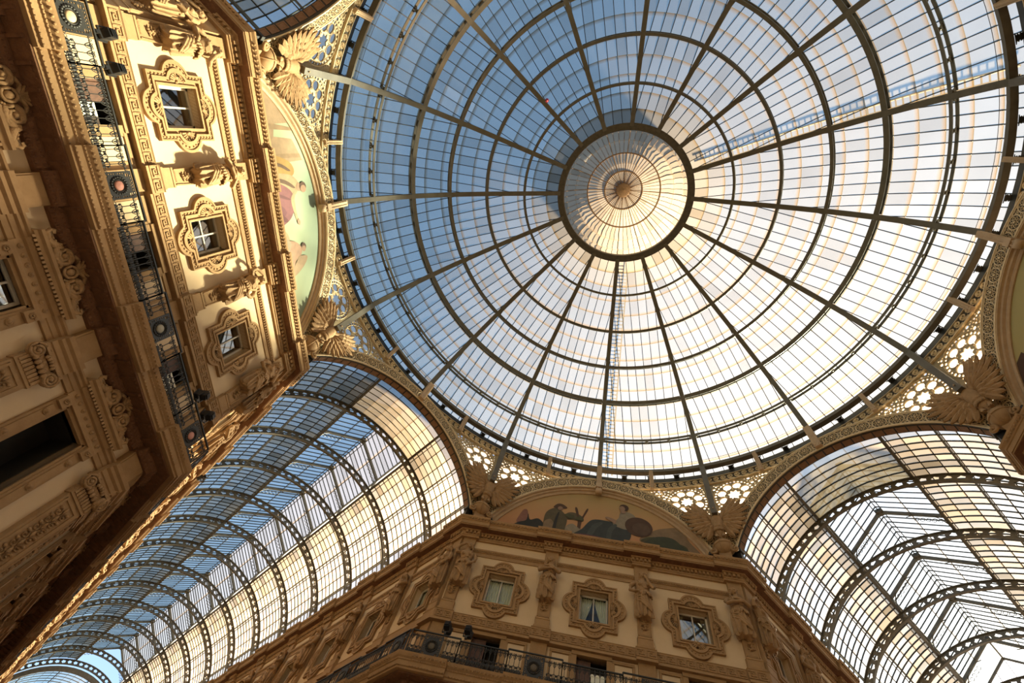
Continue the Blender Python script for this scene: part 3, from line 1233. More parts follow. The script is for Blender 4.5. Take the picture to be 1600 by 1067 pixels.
def eagle_globe():
    b = MB()
    b.ball((0, 18.35, 24.12), .52, .5, .54, 20, 12)
    for k in range(3):
        a = pi * k / 3 + .3
        b.tube([(.53 * cos(t) * cos(a), 18.35 + .51 * cos(t) * sin(a), 24.12 + .55 * sin(t)) for t in [2 * pi * j / 24 for j in range(24)]], .025, 4, closed=True, smooth=False)
    b.tube([(.53 * cos(t), 18.35 + .51 * sin(t), 24.12) for t in [2 * pi * j / 24 for j in range(24)]], .025, 4, closed=True, smooth=False)
    for s in (-1, 1):
        b.tube(spiral(s * .55, 23.72, .2, 1.5, 18.1, start=pi / 2, hand=s, n=12), .07, 5)
    b.box(-.3, .3, 18.2, 18.75, 22.75, 23.68)
    b.v = [(x * 1.08, (y - 18.35) * 1.08 + 18.98, z + .42) for x, y, z in b.v]
    return b.mesh('globe', 'sculpt')


ME_EB, ME_EG, ME_WL, ME_WR = eagle_body(), eagle_globe(), wing_mesh(-1), wing_mesh(1)
EAGLES = {-1: 'gilded stone eagle spreading its wings above the sunlit upper left corner, by the blue vault',
          1: 'stone eagle on a globe between the left painted lunette and the long blue vault',
          3: 'brown stone eagle on a globe between the long vault and the lower painted lunette',
          5: 'shaded stone eagle on a globe between the lower lunette and the bright white vault',
          7: 'dark stone eagle with drooping wing at the far right corner above the white vault'}
for i, lab in EAGLES.items():
    e = empty('eagle_sculpture', frame_w(i, 0) @ T(0, 19.0, 23.2), label=lab, cat='sculpture', group='eagles on the dome corners')
    for nm, me in (('body', ME_EB), ('globe', ME_EG), ('wing', ME_WL), ('wing', ME_WR)):
        put(nm, me, e, T(0, -19.0, -23.2))

# ------------------------------------------------------------------ facades
MB_S = 0.414


def cell_wall(b, xa, xb, za, zb, holes, d0=0.0, d1=0.35):
    """wall slab with rectangular holes [(x0, x1, z0, z1)] side by side"""
    x = xa
    for (h0, h1, z0, z1) in sorted(holes):
        b.box(x, h0, d0, d1, za, zb)
        b.box(h0, h1, d0, d1, za, z0)
        b.box(h0, h1, d0, d1, z1, zb)
        x = h1
    b.box(x, xb, d0, d1, za, zb)


def shift(prof, e):
    return [(p + (e if p > 0 else 0), z) for p, z in prof]


P_CORN_LOW = [(-.05, 22.12), (.10, 22.12), (.12, 22.2), (.16, 22.22), (.16, 22.28), (-.05, 22.28)]
P_CORN_BED = [(-.05, 22.28), (.14, 22.28), (.14, 22.5), (.26, 22.52), (.30, 22.6), (-.05, 22.6)]
P_CORN_TOP = [(-.3, 22.6), (.62, 22.6), (.62, 22.66), (.66, 22.66), (.66, 22.88), (.70, 22.90), (.72, 22.97), (.80, 23.06), (.82, 23.15), (-.3, 23.15)]
P_THIN = [(-.05, 21.08), (.05, 21.08), (.05, 21.3), (.09, 21.32), (.10, 21.38), (.15, 21.42), (.16, 21.5), (-.05, 21.52)]
P_GREEK = [(-.05, 16.72), (.26, 16.74), (.24, 16.86), (.12, 16.92), (.12, 17.38), (.15, 17.42), (-.05, 17.44)]
P_BALC = [(-.3, 13.72), (1.02, 13.72), (1.02, 13.8), (1.08, 13.82), (1.08, 14.02), (1.12, 14.05), (1.12, 14.1), (1.18, 14.16), (1.22, 14.26), (1.24, 14.33), (-.3, 14.33)]
P_SOFF = [(-.05, 13.35), (.16, 13.36), (.22, 13.44), (.30, 13.5), (.34, 13.6), (.34, 13.72), (-.05, 13.72)]
P_STR2 = [(-.05, 12.1), (.10, 12.1), (.10, 12.26), (.13, 12.28), (.13, 12.42), (.2, 12.46), (.2, 12.54), (.27, 12.58), (.28, 12.64), (-.05, 12.66)]


# ---- shared element meshes
def square_r(hx, hz):
    return lambda t: min(hx / max(1e-9, abs(cos(t))), hz / max(1e-9, abs(sin(t))))


def lobe_r(dx, dz, r):
    """radial distance to circles centred on the four sides"""
    def f(t):
        best = 0
        for cx, cz in ((dx, 0), (-dx, 0), (0, dz), (0, -dz)):
            bq = cx * cos(t) + cz * sin(t)
            disc = bq * bq - (cx * cx + cz * cz - r * r)
            if disc > 0:
                best = max(best, bq + sqrt(disc))
        return best
    return f


def quatre(hx, hz, r, k=.86):
    sq, lo = square_r(hx, hz), lobe_r(hx * k, hz * k, r)
    return lambda t: max(sq(t), lo(t))


TH = sorted(set([round(2 * pi * j / 144, 5) for j in range(144)] + [round((math.atan2(z, x)) % (2 * pi), 5) for hx, hz in ((1.17, 1.28), (.73, .87), (1.02, 1.12), (.9, 1.02)) for x in (-hx, hx) for z in (-hz, hz)]))
OPW, OPH = .72, .86


def surround_mesh():
    b = MB()
    f0, f1, f2, f3 = quatre(1.17, 1.28, .60), quatre(1.11, 1.22, .55), quatre(1.0, 1.10, .47), quatre(.92, 1.02, .40)
    sq = square_r(OPW, OPH)
    sq2 = square_r(OPW + .08, OPH + .08)
    b.radial(f0, sq2, TH, -.07, 0)
    b.radial(f0, f1, TH, -.15, -.05)
    b.radial(f1, f2, TH, -.11, -.05)
    b.radial(f2, f3, TH, -.17, -.05)
    b.radial(sq2, sq, TH, -.13, .1)
    return b.mesh('surround', 'stone')


def bead_mesh():
    """row of small beads following the surround"""
    b = MB()
    f = quatre(1.055, 1.16, .51)
    pts = [(f(t) * cos(t), f(t) * sin(t)) for t in [2 * pi * j / 720 for j in range(720)]]
    acc, last = 0, pts[0]
    for p in pts[1:]:
        acc += hypot(p[0] - last[0], p[1] - last[1]); last = p
        if acc > .15:
            acc = 0
            b.ball((p[0], -.12, p[1]), .045, .03, .045, 5, 3)
    return b.mesh('beading', 'carved')


def shell_mesh():
    """fan of ridges, opening towards +z"""
    b = MB()
    for k in range(9):
        a = radians(10 + 160 * k / 8)
        b.tube([(.06 * cos(a), -.1, .06 * sin(a)), (.18 * cos(a), -.17, .18 * sin(a)), (.29 * cos(a), -.12, .29 * sin(a))], [.015, .035, .04], 5)
    b.tube([(.34 * cos(a), -.1, .34 * sin(a)) for a in [radians(2 + 176 * k / 12) for k in range(13)]], .03, 5)
    b.ball((0, -.12, .02), .08, .07, .06, 8, 5)
    return b.mesh('shell', 'carved')


def reveal_mesh(w, h, depth):
    b = MB()
    b.add([(-w, 0, -h), (w, 0, -h), (w, 0, h), (-w, 0, h), (-w, depth, -h), (w, depth, -h), (w, depth, h), (-w, depth, h)], [(0, 4, 5, 1), (1, 5, 6, 2), (2, 6, 7, 3), (3, 7, 4, 0)])
    return b


def casement_mesh(w, h, cross, y):
    b = MB()
    t = .045
    b.box(-w, w, y - .04, y + .04, -h, -h + 2 * t); b.box(-w, w, y - .04, y + .04, h - 2 * t, h)
    b.box(-w, -w + 2 * t, y - .04, y + .04, -h, h); b.box(w - 2 * t, w, y - .04, y + .04, -h, h)
    b.box(-t * .7, t * .7, y - .05, y + .04, -h, h)
    if cross:
        b.box(-w, w, y - .04, y + .03, -.03, .03)
    return b.mesh('casement', 'window_paint')


def pane_mesh(x0, x1, z0, z1, y, mat='mirror_glass'):
    b = MB()
    b.add([(x0, y, z0), (x1, y, z0), (x1, y, z1), (x0, y, z1)], [(0, 1, 2, 3)])
    return b.mesh('pane', mat)


def room_mesh(w, h, y0, y1):
    b = MB()
    b.add([(-w, y0, -h), (w, y0, -h), (w, y0, h), (-w, y0, h), (-w, y1, -h), (w, y1, -h), (w, y1, h), (-w, y1, h)], [(0, 4, 5, 1), (1, 5, 6, 2), (2, 6, 7, 3), (3, 7, 4, 0), (4, 7, 6, 5)])
    return b.mesh('room_recess', 'dark_hollow')


def curtain_mesh(x_top, x_bot, h, y, side):
    """pleated net curtain from the outer edge, gathered towards the bottom"""
    b = MB()
    rows = []
    for i in range(9):
        t = i / 8
        z = h - 2 * h * t
        xe = x_top + (x_bot - x_top) * t ** 1.3
        row = []
        for j in range(25):
            x = side * (.70 - (.70 - xe) * j / 24)
            row.append((x, y + .035 * sin(j * 1.5), z))
        rows.append(row)
    b.grid(rows, True)
    return b.mesh('curtain', 'curtain')


ME_SUR, ME_BEAD, ME_SHELL = surround_mesh(), bead_mesh(), shell_mesh()
ME_REV = reveal_mesh(OPW, OPH, .36).mesh('reveal', 'reveal')
ME_CASE = {c: casement_mesh(OPW, OPH, c, .32) for c in (False, True)}
ME_ROOM = room_mesh(OPW, OPH, .36, 1.2)
ME_PANE = {(sx, c): pane_mesh(*((-.68, -.02) if sx < 0 else (.02, .68)), *((-.8, .8) if c == 0 else ((-.8, -.02) if c == 1 else (.02, .8))), .32) for sx in (-1, 1) for c in (0, 1, 2)}
ME_PANE.update({(sx, 'net'): pane_mesh(*((-.68, -.02) if sx < 0 else (.02, .68)), -.8, .8, .32, 'window_glass') for sx in (-1, 1)})
ME_CUR = {}
for side in (-1, 1):
    ME_CUR['closed', side] = curtain_mesh(.02, .02, .82, .46, side)
    ME_CUR['parted', side] = curtain_mesh(.03, .5, .82, .46, side)
    ME_CUR['open', side] = curtain_mesh(.42, .5, .82, .46, side)

N_WIN = [0]
N_DOOR = [0]


def quatrefoil_window(M, style, cross=False, beads=True):
    N_WIN[0] += 1
    w = empty('window_%d' % N_WIN[0], M, kind='structure')
    s = put('surround', ME_SUR, w)
    if beads: put('beading', ME_BEAD, s, kind='stuff')
    for q, (dx, dz) in enumerate(((0, .98), (-.86, 0), (0, -.98), (.86, 0))):
        put('shell', ME_SHELL, w, T(dx, 0, dz) @ Matrix.Rotation(-q * pi / 2, 4, 'Y'))
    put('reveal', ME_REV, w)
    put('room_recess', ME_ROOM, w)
    c = put('casement', ME_CASE[cross], w)
    for sx in (-1, 1):
        for k in ((1, 2) if cross else (('net',) if style in ('closed', 'parted') else (0,))):
            put('pane', ME_PANE[sx, k], c)
    if style:
        for sx in (-1, 1):
            put('curtain', ME_CUR[style, sx], w)
    return w


# greek key
def fret_mesh():
    b = MB()
    w, t = .42, .035
    z0, z1 = 16.98, 17.32
    y = -.15
    for x0, x1, za, zb in ((0, .42, z0, z0 + t), (.0, t, z0, z1), (0, .33, z1 - t, z1), (.30, .33 + t, z0 + .1, z1), (.12, .33, z0 + .1, z0 + .1 + t), (.12, .12 + t, z0 + .1, z1 - .1), (.12, .24, z1 - .13, z1 - .13 + t)):
        b.box(x0, x1, y, -.1, za, zb)
    return b.mesh('fret', 'carved')


ME_FRET = fret_mesh()


def row_balls(x0, x1, step, p, z, rx, rz_, e=0.0):
    b = MB()
    n = max(1, int((x1 - x0) / step))
    for k in range(n):
        b.ball((x0 + (x1 - x0) * (k + .5) / n, -p - e, z), rx, rx * .8, rz_, 6, 4)
    return b


def row_blocks(b, x0, x1, step, frac, p0, p1, z0, z1):
    n = max(1, int((x1 - x0) / step))
    st = (x1 - x0) / n
    for k in range(n):
        x = x0 + st * (k + .5)
        b.box(x - st * frac / 2, x + st * frac / 2, -p1, -p0, z0, z1)


# carved modillion under the balcony
def modillion_mesh():
    b = MB()
    b.box(-.05, .05, -.9, -.3, 13.6, 13.72)
    b.box(-.055, .055, -.92, -.84, 13.63, 13.72)
    b.v = [(x - .27, y, z) for x, y, z in b.v]
    b.tube([(x, -.62 + .0 * y, 13.69) for x, y, z in []] or [(.17 * cos(t) * (1 - t / 14), -.62 + .17 * sin(t) * (1 - t / 14), 13.69) for t in [k * .6 for k in range(19)]], .035, 5)
    b.tube([(.14, -.46, 13.69), (.05, -.36, 13.68), (-.12, -.34, 13.68)], [.04, .035, .02], 5)
    for k in (-1, 1):
        b.ball((.1 * k, -.86, 13.68), .06, .05, .04, 6, 4)
    return b.mesh('modillion', 'soffit')


ME_MODIL = modillion_mesh()


# herm pilaster below the figures
def herm_mesh():
    b = MB()
    b.box(-.36, .36, -.20, 0, 17.42, 17.98)
    b.box(-.40, .40, -.24, 0, 17.42, 17.54)
    b.box(-.36, .36, -.22, 0, 17.9, 17.98)
    b.add([(-.31, -.16, 17.98), (.31, -.16, 17.98), (.36, -.16, 21.0), (-.36, -.16, 21.0), (-.31, 0, 17.98), (.31, 0, 17.98), (.36, 0, 21.0), (-.36, 0, 21.0)], [(0, 1, 2, 3), (0, 3, 7, 4), (1, 5, 6, 2), (3, 2, 6, 7), (0, 4, 5, 1)])
    b.box(-.36, .36, -.16, 0, 21.0, 22.14)
    for s in (-1, 1):
        b.bar((s * .27, -.17, 18.05), (s * .3, -.17, 18.9), .04, .05, (0, 1, 0))
    for k in range(9):
        b.box(-.2 + .045 * k, -.175 + .045 * k, -.185, -.16, 18.02, 18.12)
    return b.mesh('herm', 'stone')


def swag_mesh():
    b = MB()
    r = random.Random(2)
    for k in range(4):
        for _ in range(5):
            b.ball((r.uniform(-.13, .13) * (1 - .18 * (3 - k)), -.2, 18.42 + .14 * k + r.uniform(-.04, .04)), .05, .06, .055, 6, 4)
        b.tube([(-.17, -.17, 18.44 + .14 * k), (0, -.22, 18.38 + .14 * k), (.17, -.17, 18.44 + .14 * k)], .025, 4)
    return b.mesh('fruit_swag', 'carved')


ME_HERM, ME_SWAG = herm_mesh(), swag_mesh()


# ---- caryatid figure
def remeshed(b, voxel, name, mat, smooth=2):
    me = b.mesh(name, mat)
    o = bpy.data.objects.new('modelling', me)
    COL.objects.link(o)
    m = o.modifiers.new('r', 'REMESH'); m.mode = 'VOXEL'; m.voxel_size = voxel
    m.use_smooth_shade = True
    if smooth:
        m2 = o.modifiers.new('s', 'SMOOTH'); m2.factor = .5; m2.iterations = smooth
    dg = bpy.context.evaluated_depsgraph_get()
    out = bpy.data.meshes.new_from_object(o.evaluated_get(dg))
    out.name = name
    bpy.data.objects.remove(o)
    if not out.materials: out.materials.append(MATS[mat])
    return out


def caryatid(variant):
    """draped woman, z = 0 at the end of the drapery, 2.65 tall"""
    b = MB()
    rr = random.Random(variant + 11)
    ph = variant * .7
    #      z    rx   ry   folds
    sec = [(0.0, .33, .22, 1.2), (.06, .36, .24, 1.2), (.2, .365, .245, 1.1), (.45, .35, .24, 1), (.7, .34, .24, .9), (.95, .335, .245, .7), (1.15, .325, .245, .5), (1.3, .30, .23, .3), (1.42, .245, .195, .12), (1.52, .235, .185, .08), (1.65, .265, .205, .12),
           (1.8, .305, .225, .12), (1.92, .335, .215, .06), (2.02, .34, .17, 0), (2.09, .22, .14, 0), (2.14, .115, .115, 0), (2.25, .095, .10, 0), (2.36, .095, .10, 0)]
    rows = []
    n = 96
    folds = [(2 * pi * k / 13 + rr.uniform(-.14, .14), rr.uniform(.6, 1.2), rr.uniform(-.5, .5)) for k in range(13)]
    Z = np.linspace(0, 2.36, 60)
    S = np.array(sec)
    for z in Z:
        rx, ry, k = (float(np.interp(z, S[:, 0], S[:, c])) for c in (1, 2, 3))
        row = []
        for j in range(n):
            t = 2 * pi * j / n
            f = 1 - .17 * k
            for (c, amp, sl) in folds:
                d = (t - c - sl * (z - .6) * .5 + pi) % (2 * pi) - pi
                f += k * .36 * amp * math.exp(-(d / .11) ** 2)
            knee = .045 * math.exp(-((z - .55) / .3) ** 2 - (((t - 4.3 - ph * .6) + pi) % (2 * pi) - pi) ** 2 / .3)
            row.append(((rx * f + knee * .3) * cos(t) + (.05 if variant == 1 else -.04) * sin(z * 1.6), -.22 + (ry * f + knee) * sin(t), z + (.05 * sin(5 * t + ph) if z < .03 else 0)))
        rows.append(row)
    b.grid(rows, True, close_u=True)
    o = len(b.v)
    b.f.append(tuple(o - len(Z) * n + j for j in reversed(range(n)))); b.sm.append(False)
    b.f.append(tuple(range(o - n, o))); b.sm.append(False)
    hx = .03 if variant else -.02
    # head with hair, nose, brow and chin
    b.ball((hx, -.26, 2.46), .13, .15, .18, 18, 14)
    b.ball((hx, -.20, 2.54), .16, .165, .155, 16, 12)
    b.tube([(hx, -.40, 2.53), (hx, -.425, 2.46), (hx, -.405, 2.43)], [.014, .026, .02], 6)
    b.ball((hx, -.365, 2.345), .05, .045, .035, 8, 6)
    b.ball((hx, -.395, 2.385), .04, .02, .013, 8, 5)
    for s in (-1, 1):
        b.ball((hx + s * .052, -.385, 2.525), .038, .025, .013, 8, 5)
        b.ball((hx + s * .06, -.36, 2.42), .045, .04, .045, 8, 6)
        for q in range(5):
            b.ball((hx + s * (.13 + .01 * q), -.25 + .02 * q, 2.56 - .09 * q), .055, .07, .06, 8, 6)
        b.tube([(hx + s * .14, -.22, 2.2), (s * .16, -.34, 2.08), (s * .2, -.40, 1.95), (s * .19, -.41, 1.82)], [.045, .04, .035, .02], 6)
        b.ball((s * .13, -.40, 1.80), .105, .085, .11, 12, 10)
    for k in range(11):
        a = pi * k / 10
        b.ball((hx + .145 * cos(a), -.29, 2.55 + .11 * sin(a)), .04, .05, .04, 6, 5)
    # girdle, overfold and sash
    b.tube([(.26 * cos(t), -.22 + .205 * sin(t), 1.47 + .02 * sin(3 * t)) for t in [2 * pi * j / 24 for j in range(24)]], .04, 6, closed=True)
    for k in range(13):
        t = pi + pi * k / 12
        b.tube([(.25 * cos(t), -.22 + .19 * sin(t), 1.45), (.35 * cos(t + .05), -.22 + .27 * sin(t), 1.28), (.37 * cos(t + .1), -.22 + .29 * sin(t), 1.12 + .05 * sin(k * 2.1))], [.03, .045, .03], 6)
    for q in range(3):
        b.tube([(-.36, -.3, 1.12 - .1 * q), (-.16, -.49, .98 - .14 * q), (.1, -.53, .70 - .16 * q), (.30, -.46, .40 - .1 * q)], [.03, .045, .045, .03], 6)
    for q in range(4):
        b.tube([(-.26 + .05 * q, -.40, 2.0 - .02 * q), (-.1 + .05 * q, -.46, 1.78), (.02 + .05 * q, -.43, 1.56)], [.022, .028, .02], 5)

    def arm(P, hand):
        b.tube(P, [.105, .10, .085, .08, .06, .05][:len(P)], 10)
        h = Vector(P[-1])
        b.ball(tuple(h), .06, .05, .065, 8, 6)
        for k in range(4):
            d = Vector(hand).normalized()
            sd = Vector((d.z, 0, -d.x)) if abs(d.y) < .9 else Vector((1, 0, 0))
            q = h + sd * (-.04 + .027 * k)
            b.tube([q, q + d * (.09 + .014 * (1.5 - abs(k - 1.5))), q + d * .11 + Vector((0, .04, 0))], [.019, .016, .013], 5)
        b.tube([h, h + Vector((.06, -.02, .06))], [.02, .015], 5)
    if variant == 0:      # arms folded
        arm([(-.34, -.22, 1.98), (-.46, -.26, 1.8), (-.45, -.38, 1.58), (-.22, -.52, 1.60), (.06, -.54, 1.68)], (1, 0, .2))
        arm([(.34, -.22, 1.98), (.46, -.26, 1.8), (.44, -.38, 1.62), (.2, -.50, 1.74), (-.08, -.53, 1.82)], (-1, 0, .3))
    elif variant == 1:    # a hand raised to the head
        arm([(-.34, -.22, 1.98), (-.5, -.28, 1.95), (-.56, -.32, 2.15), (-.4, -.32, 2.4), (-.2, -.34, 2.58)], (1, 0, .3))
        arm([(.34, -.22, 1.98), (.46, -.26, 1.75), (.47, -.34, 1.45), (.38, -.46, 1.2), (.24, -.52, 1.05)], (-.5, 0, -1))
    else:                 # a hand at the chin, a hand at the hip
        arm([(.34, -.22, 1.98), (.46, -.32, 1.78), (.40, -.46, 1.6), (.22, -.48, 1.9), (.1, -.45, 2.26)], (-.3, 0, 1))
        arm([(-.34, -.22, 1.98), (-.52, -.24, 1.75), (-.56, -.24, 1.5), (-.4, -.40, 1.32), (-.26, -.48, 1.28)], (1, 0, -.2))
    return remeshed(b, .017, 'figure', 'sculpt', 0)


ME_FIG = [caryatid(v) for v in range(3)]


# ---- railing
def baluster_mesh():
    b = MB()
    b.box(-.012, .012, -.012, .012, .05, .98)
    for s in (-1, 1):
        b.tube([(s * x, 0, z) for x, z in ((.012, .08), (.07, .12), (.085, .2), (.03, .3), (.08, .36), (.05, .44), (.012, .46))], .016, 4, smooth=False)
        b.tube([(s * x, 0, z) for x, z in ((.012, .74), (.05, .8), (.095, .92))], .014, 4, smooth=False)
        b.ball((s * .06, 0, .22), .06, .03, .10, 5, 3)
        b.ball((s * .075, 0, .4), .045, .03, .055, 5, 3)
    b.ball((0, 0, .84), .035, .02, .05, 5, 3)
    b.tube([(.055 * cos(t), 0, .92 + .045 * sin(t)) for t in [2 * pi * j / 8 for j in range(8)]], .012, 4, closed=True, smooth=False)
    return b.mesh('baluster', 'ironwork')


ME_BAL = baluster_mesh()


def medallion_plate():
    b = MB()
    outer = [(-.42, .04), (.42, .04), (.42, 1.06), (-.42, 1.06)]
    holes = []
    for sx in (-1, 1):
        for sz in (-1, 1):
            cx, cz = sx * .3, .55 + sz * .36
            holes.append([(cx + .065 * cos(2 * pi * j / 8), cz + .065 * sin(2 * pi * j / 8)) for j in range(8)])
            for q in range(3):
                cx, cz = sx * .35, .55 + sz * (.07 + .08 * q)
                holes.append([(cx + .025 * cos(2 * pi * j / 6), cz + .025 * sin(2 * pi * j / 6)) for j in range(6)])
                cx, cz = sx * (.04 + .075 * q), .55 + sz * .42
                holes.append([(cx + .025 * cos(2 * pi * j / 6), cz + .025 * sin(2 * pi * j / 6)) for j in range(6)])
    for q in range(7):
        for sz in (-1, 1):
            cx, cz = -.27 + .09 * q, .55 + sz * .47
            holes.append([(cx + .028 * cos(2 * pi * j / 6), cz + .028 * sin(2 * pi * j / 6)) for j in range(6)])
    b.plate(outer, holes, -.015, .015)
    for k in range(20):
        a = 2 * pi * k / 20
        b.ball((.25 * cos(a), -.03, .55 + .25 * sin(a)), .045, .03, .045, 6, 4)
    b.tube([(.19 * cos(t), -.03, .55 + .19 * sin(t)) for t in [2 * pi * j / 20 for j in range(20)]], .022, 4, closed=True, smooth=False)
    return b.mesh('medallion_frame', 'ironwork')


ME_MEDF = medallion_plate()
ME_MED = {}
for c in ('pink', 'cream', 'grey', 'dark'):
    b = MB()
    b.lathe([(.001, .06), (.11, .05), (.155, .02), (.155, -.01)], 20, (0, 0, .55), 'y')
    ME_MED[c] = b.mesh('medallion', 'medallion_' + c)


def rail_bars(x0, x1, h, curl=False):
    b = MB()
    b.box(x0, x1, -.03, .03, .02, .05)
    b.box(x0, x1, -.035, .035, h - .045, h)
    b.box(x0, x1, -.012, .012, .9, .92)
    for x in (x0, x1):
        b.box(x - .02, x + .02, -.02, .02, 0, h)
    m = int((x1 - x0) / .1)
    for q in range(m):
        x = x0 + (x1 - x0) * (q + .5) / m
        for zc, r in ((.13, .048), (.245, .042), (.955, .03)):
            b.tube([(x + r * cos(t), 0, zc + r * sin(t)) for t in [2 * pi * j / 6 for j in range(6)]], .013, 3, closed=True, smooth=False)
    if curl:
        for x, s in ((x0, -1), (x1, 1)):
            b.tube([(x + s * .02 * cos(t), 0, h - .05 + .04 * sin(t)) for t in [pi * k / 4 for k in range(5)]], .02, 4)
    return b


def joined_balusters(b, xs):
    n = len(ME_BAL.vertices)
    vs = np.empty(n * 3); ME_BAL.vertices.foreach_get('co', vs); vs = vs.reshape(-1, 3)
    fs = [tuple(p.vertices) for p in ME_BAL.polygons]
    for x in xs:
        q = vs.copy(); q[:, 0] += x
        b.add(q.tolist(), fs)


def railing(M, bays, pils, pitch, lo, hi, label, near=True, group='balcony railings', med=None):
    """ironwork on the balcony edge: raised sections with a medallion before each pier, lower ones before the doors"""
    root = empty('balcony_railing', M, label=label, cat='railing', group=group)
    secs = []
    for k, x in enumerate(pils):
        a, c = max(lo, x - 1.18), min(hi, x + 1.18)
        if c - a > .5: secs.append((a, c, 1.16, x if (x - a > .45 and c - x > .45) else (a + c) / 2, k))
    ed = [lo] + [v for s in sorted(secs) for v in s[:2]] + [hi]
    for a, c in zip(ed[0::2], ed[1::2]):
        if c - a > .25: secs.append((a, c, 1.06, None, 0))
    far = MB()
    for a, c, h, mx, k in sorted(secs):
        bars = put('rail_section', rail_bars(a, c, h, mx is not None).mesh('rail_section', 'iron'), root)
        xs = []
        n = max(1, int((c - a) / .2))
        for q in range(n):
            x = a + (c - a) * (q + .5) / n
            if mx is not None and abs(x - mx) < .47: continue
            xs.append(x)
        if near:
            for x in xs: put('baluster', ME_BAL, root, T(x, 0, 0))
        else:
            joined_balusters(far, xs)
        if mx is not None:
            f = put('medallion_frame', ME_MEDF, root, T(mx, 0, 0))
            put('medallion', ME_MED[(med or ['dark'])[k % len(med or [1])]], f)
    if far.v:
        put('baluster_row', far.mesh('baluster_row', 'ironwork'), root, kind='stuff')
    return root


# ---- second floor
def pediment_mesh():
    b = MB()
    b.prism_x([(0, 12.62), (.34, 12.64), (.38, 12.72), (.46, 12.76), (.48, 12.84), (0, 12.84)], -1.38, 1.38)
    row_blocks(b, -1.3, 1.3, .13, .55, .3, .37, 12.54, 12.62)
    return b.mesh('pediment_shelf', 'stone')


def pediment_scroll():
    b = MB()
    y = -.34
    for s in (-1, 1):
        P = spiral(s * .5, 13.2, .29, 2.2, y, start=(0 if s > 0 else pi), hand=-s, n=16)
        b.tube(P, [.075 - .045 * k / (len(P) - 1) for k in range(len(P))], 6, flat=(1, 1.5))
        b.tube([(s * x, y, z) for x, z in ((.79, 13.2), (.86, 13.05), (.98, 12.96), (1.12, 12.93), (1.26, 12.97), (1.33, 13.07), (1.28, 13.17), (1.19, 13.14))], [.075, .075, .07, .06, .06, .06, .05, .03], 6, flat=(1, 1.5))
        b.tube([(s * x, y, z) for x, z in ((.45, 13.48), (.3, 13.56), (.16, 13.52), (.1, 13.42))], [.05, .06, .05, .03], 6)
        b.ball((s * .5, y, 13.2), .08, .1, .08, 10, 8)
        b.tube([(s * x, y, z) for x, z in ((.84, 12.9), (.6, 12.89), (.25, 12.9))], .05, 6)
        for q in range(4):   # leaves in the bends
            b.ball((s * (.88 + .1 * q), y + .02, 13.16 - .05 * q), .06, .05, .045, 6, 5)
            b.ball((s * (.2 + .03 * q), y, 12.97 + .05 * q), .05, .05, .04, 6, 5)
    b.plate([(-1.15, 12.84), (1.15, 12.84), (1.0, 12.92), (.8, 13.0), (.7, 13.25), (.45, 13.42), (.2, 13.5), (-.2, 13.5), (-.45, 13.42), (-.7, 13.25), (-.8, 13.0), (-1.0, 12.92)], [], -.2, -.05)
    b.tube([(.17 * cos(t), y - .04, 13.2 + .2 * sin(t)) for t in [2 * pi * j / 18 for j in range(18)]], .045, 6, closed=True)
    b.ball((0, y - .02, 13.2), .11, .1, .13, 10, 8)
    return b.mesh('pediment_scroll', 'carved')


def palmette_mesh():
    b = MB()
    for k in range(7):
        a = radians(90 + 26 * (k - 3))
        l = .34 - .03 * abs(k - 3)
        b.tube([(0, -.32, 13.46), (.6 * l * cos(a), -.36, 13.46 + .7 * l * sin(a)), (l * cos(a) * 1.15, -.44, 13.46 + l * sin(a))], [.04, .06, .03], 6)
    return b.mesh('palmette', 'carved')


def w2_frame():
    b = MB()
    for s in (-1, 1):
        b.box(s * .74 - .04, s * .74 + .04, -.06, .1, 9.0, 12.0)
        b.box(s * .98 - .2, s * .98 + .2, -.10, .02, 8.6, 12.05)
        b.box(s * .98 - .12, s * .98 + .12, -.14, -.08, 8.8, 11.6)
        b.box(s * 1.0 - .17, s * 1.0 + .17, -.22, 0, 11.72, 12.05)
    b.box(-.78, .78, -.06, .1, 11.94, 12.05)
    b.prism_x([(0, 12.05), (.16, 12.05), (.16, 12.16), (.14, 12.18), (.14, 12.42), (.22, 12.45), (.3, 12.56), (0, 12.62)], -1.2, 1.2)
    return b.mesh('window_frame', 'stone')


def disc_row(x0, x1, n, y, z, r):
    b = MB()
    for k in range(n):
        x = x0 + (x1 - x0) * (k + .5) / n
        b.lathe([(r, 0), (r, .03), (r * .6, .02), (r * .5, .05), (.004, .06)], 10, (x, y, z), 'y')
    return b


def w2_discs():
    b = disc_row(-1.12, 1.12, 8, -.14, 12.3, .075)
    for s in (-1, 1):
        for z in (10.2, 11.35):
            b.lathe([(.11, 0), (.11, .05), (.07, .04), (.05, .08), (.004, .09)], 12, (s * .98, -.13, z), 'y')
        b.tube(spiral(s * 1.0, 11.9, .1, 1.5, -.24, n=10), .03, 5)
    return b.mesh('frieze_discs', 'carved')


ME_PED, ME_PSC, ME_PAL, ME_W2F, ME_W2D = pediment_mesh(), pediment_scroll(), palmette_mesh(), w2_frame(), w2_discs()
b = reveal_mesh(.70, 1.5, .3)
ME_W2R = b.mesh('reveal', 'window_paint')
ME_W2ROOM = room_mesh(.7, 1.5, .3, 1.3)
ME_W2C = casement_mesh(.70, 1.5, True, .26)
ME_W2P = [pane_mesh(x0, x1, -1.45, 1.45, .26) for x0, x1 in ((-.66, -.02), (.02, .66))]


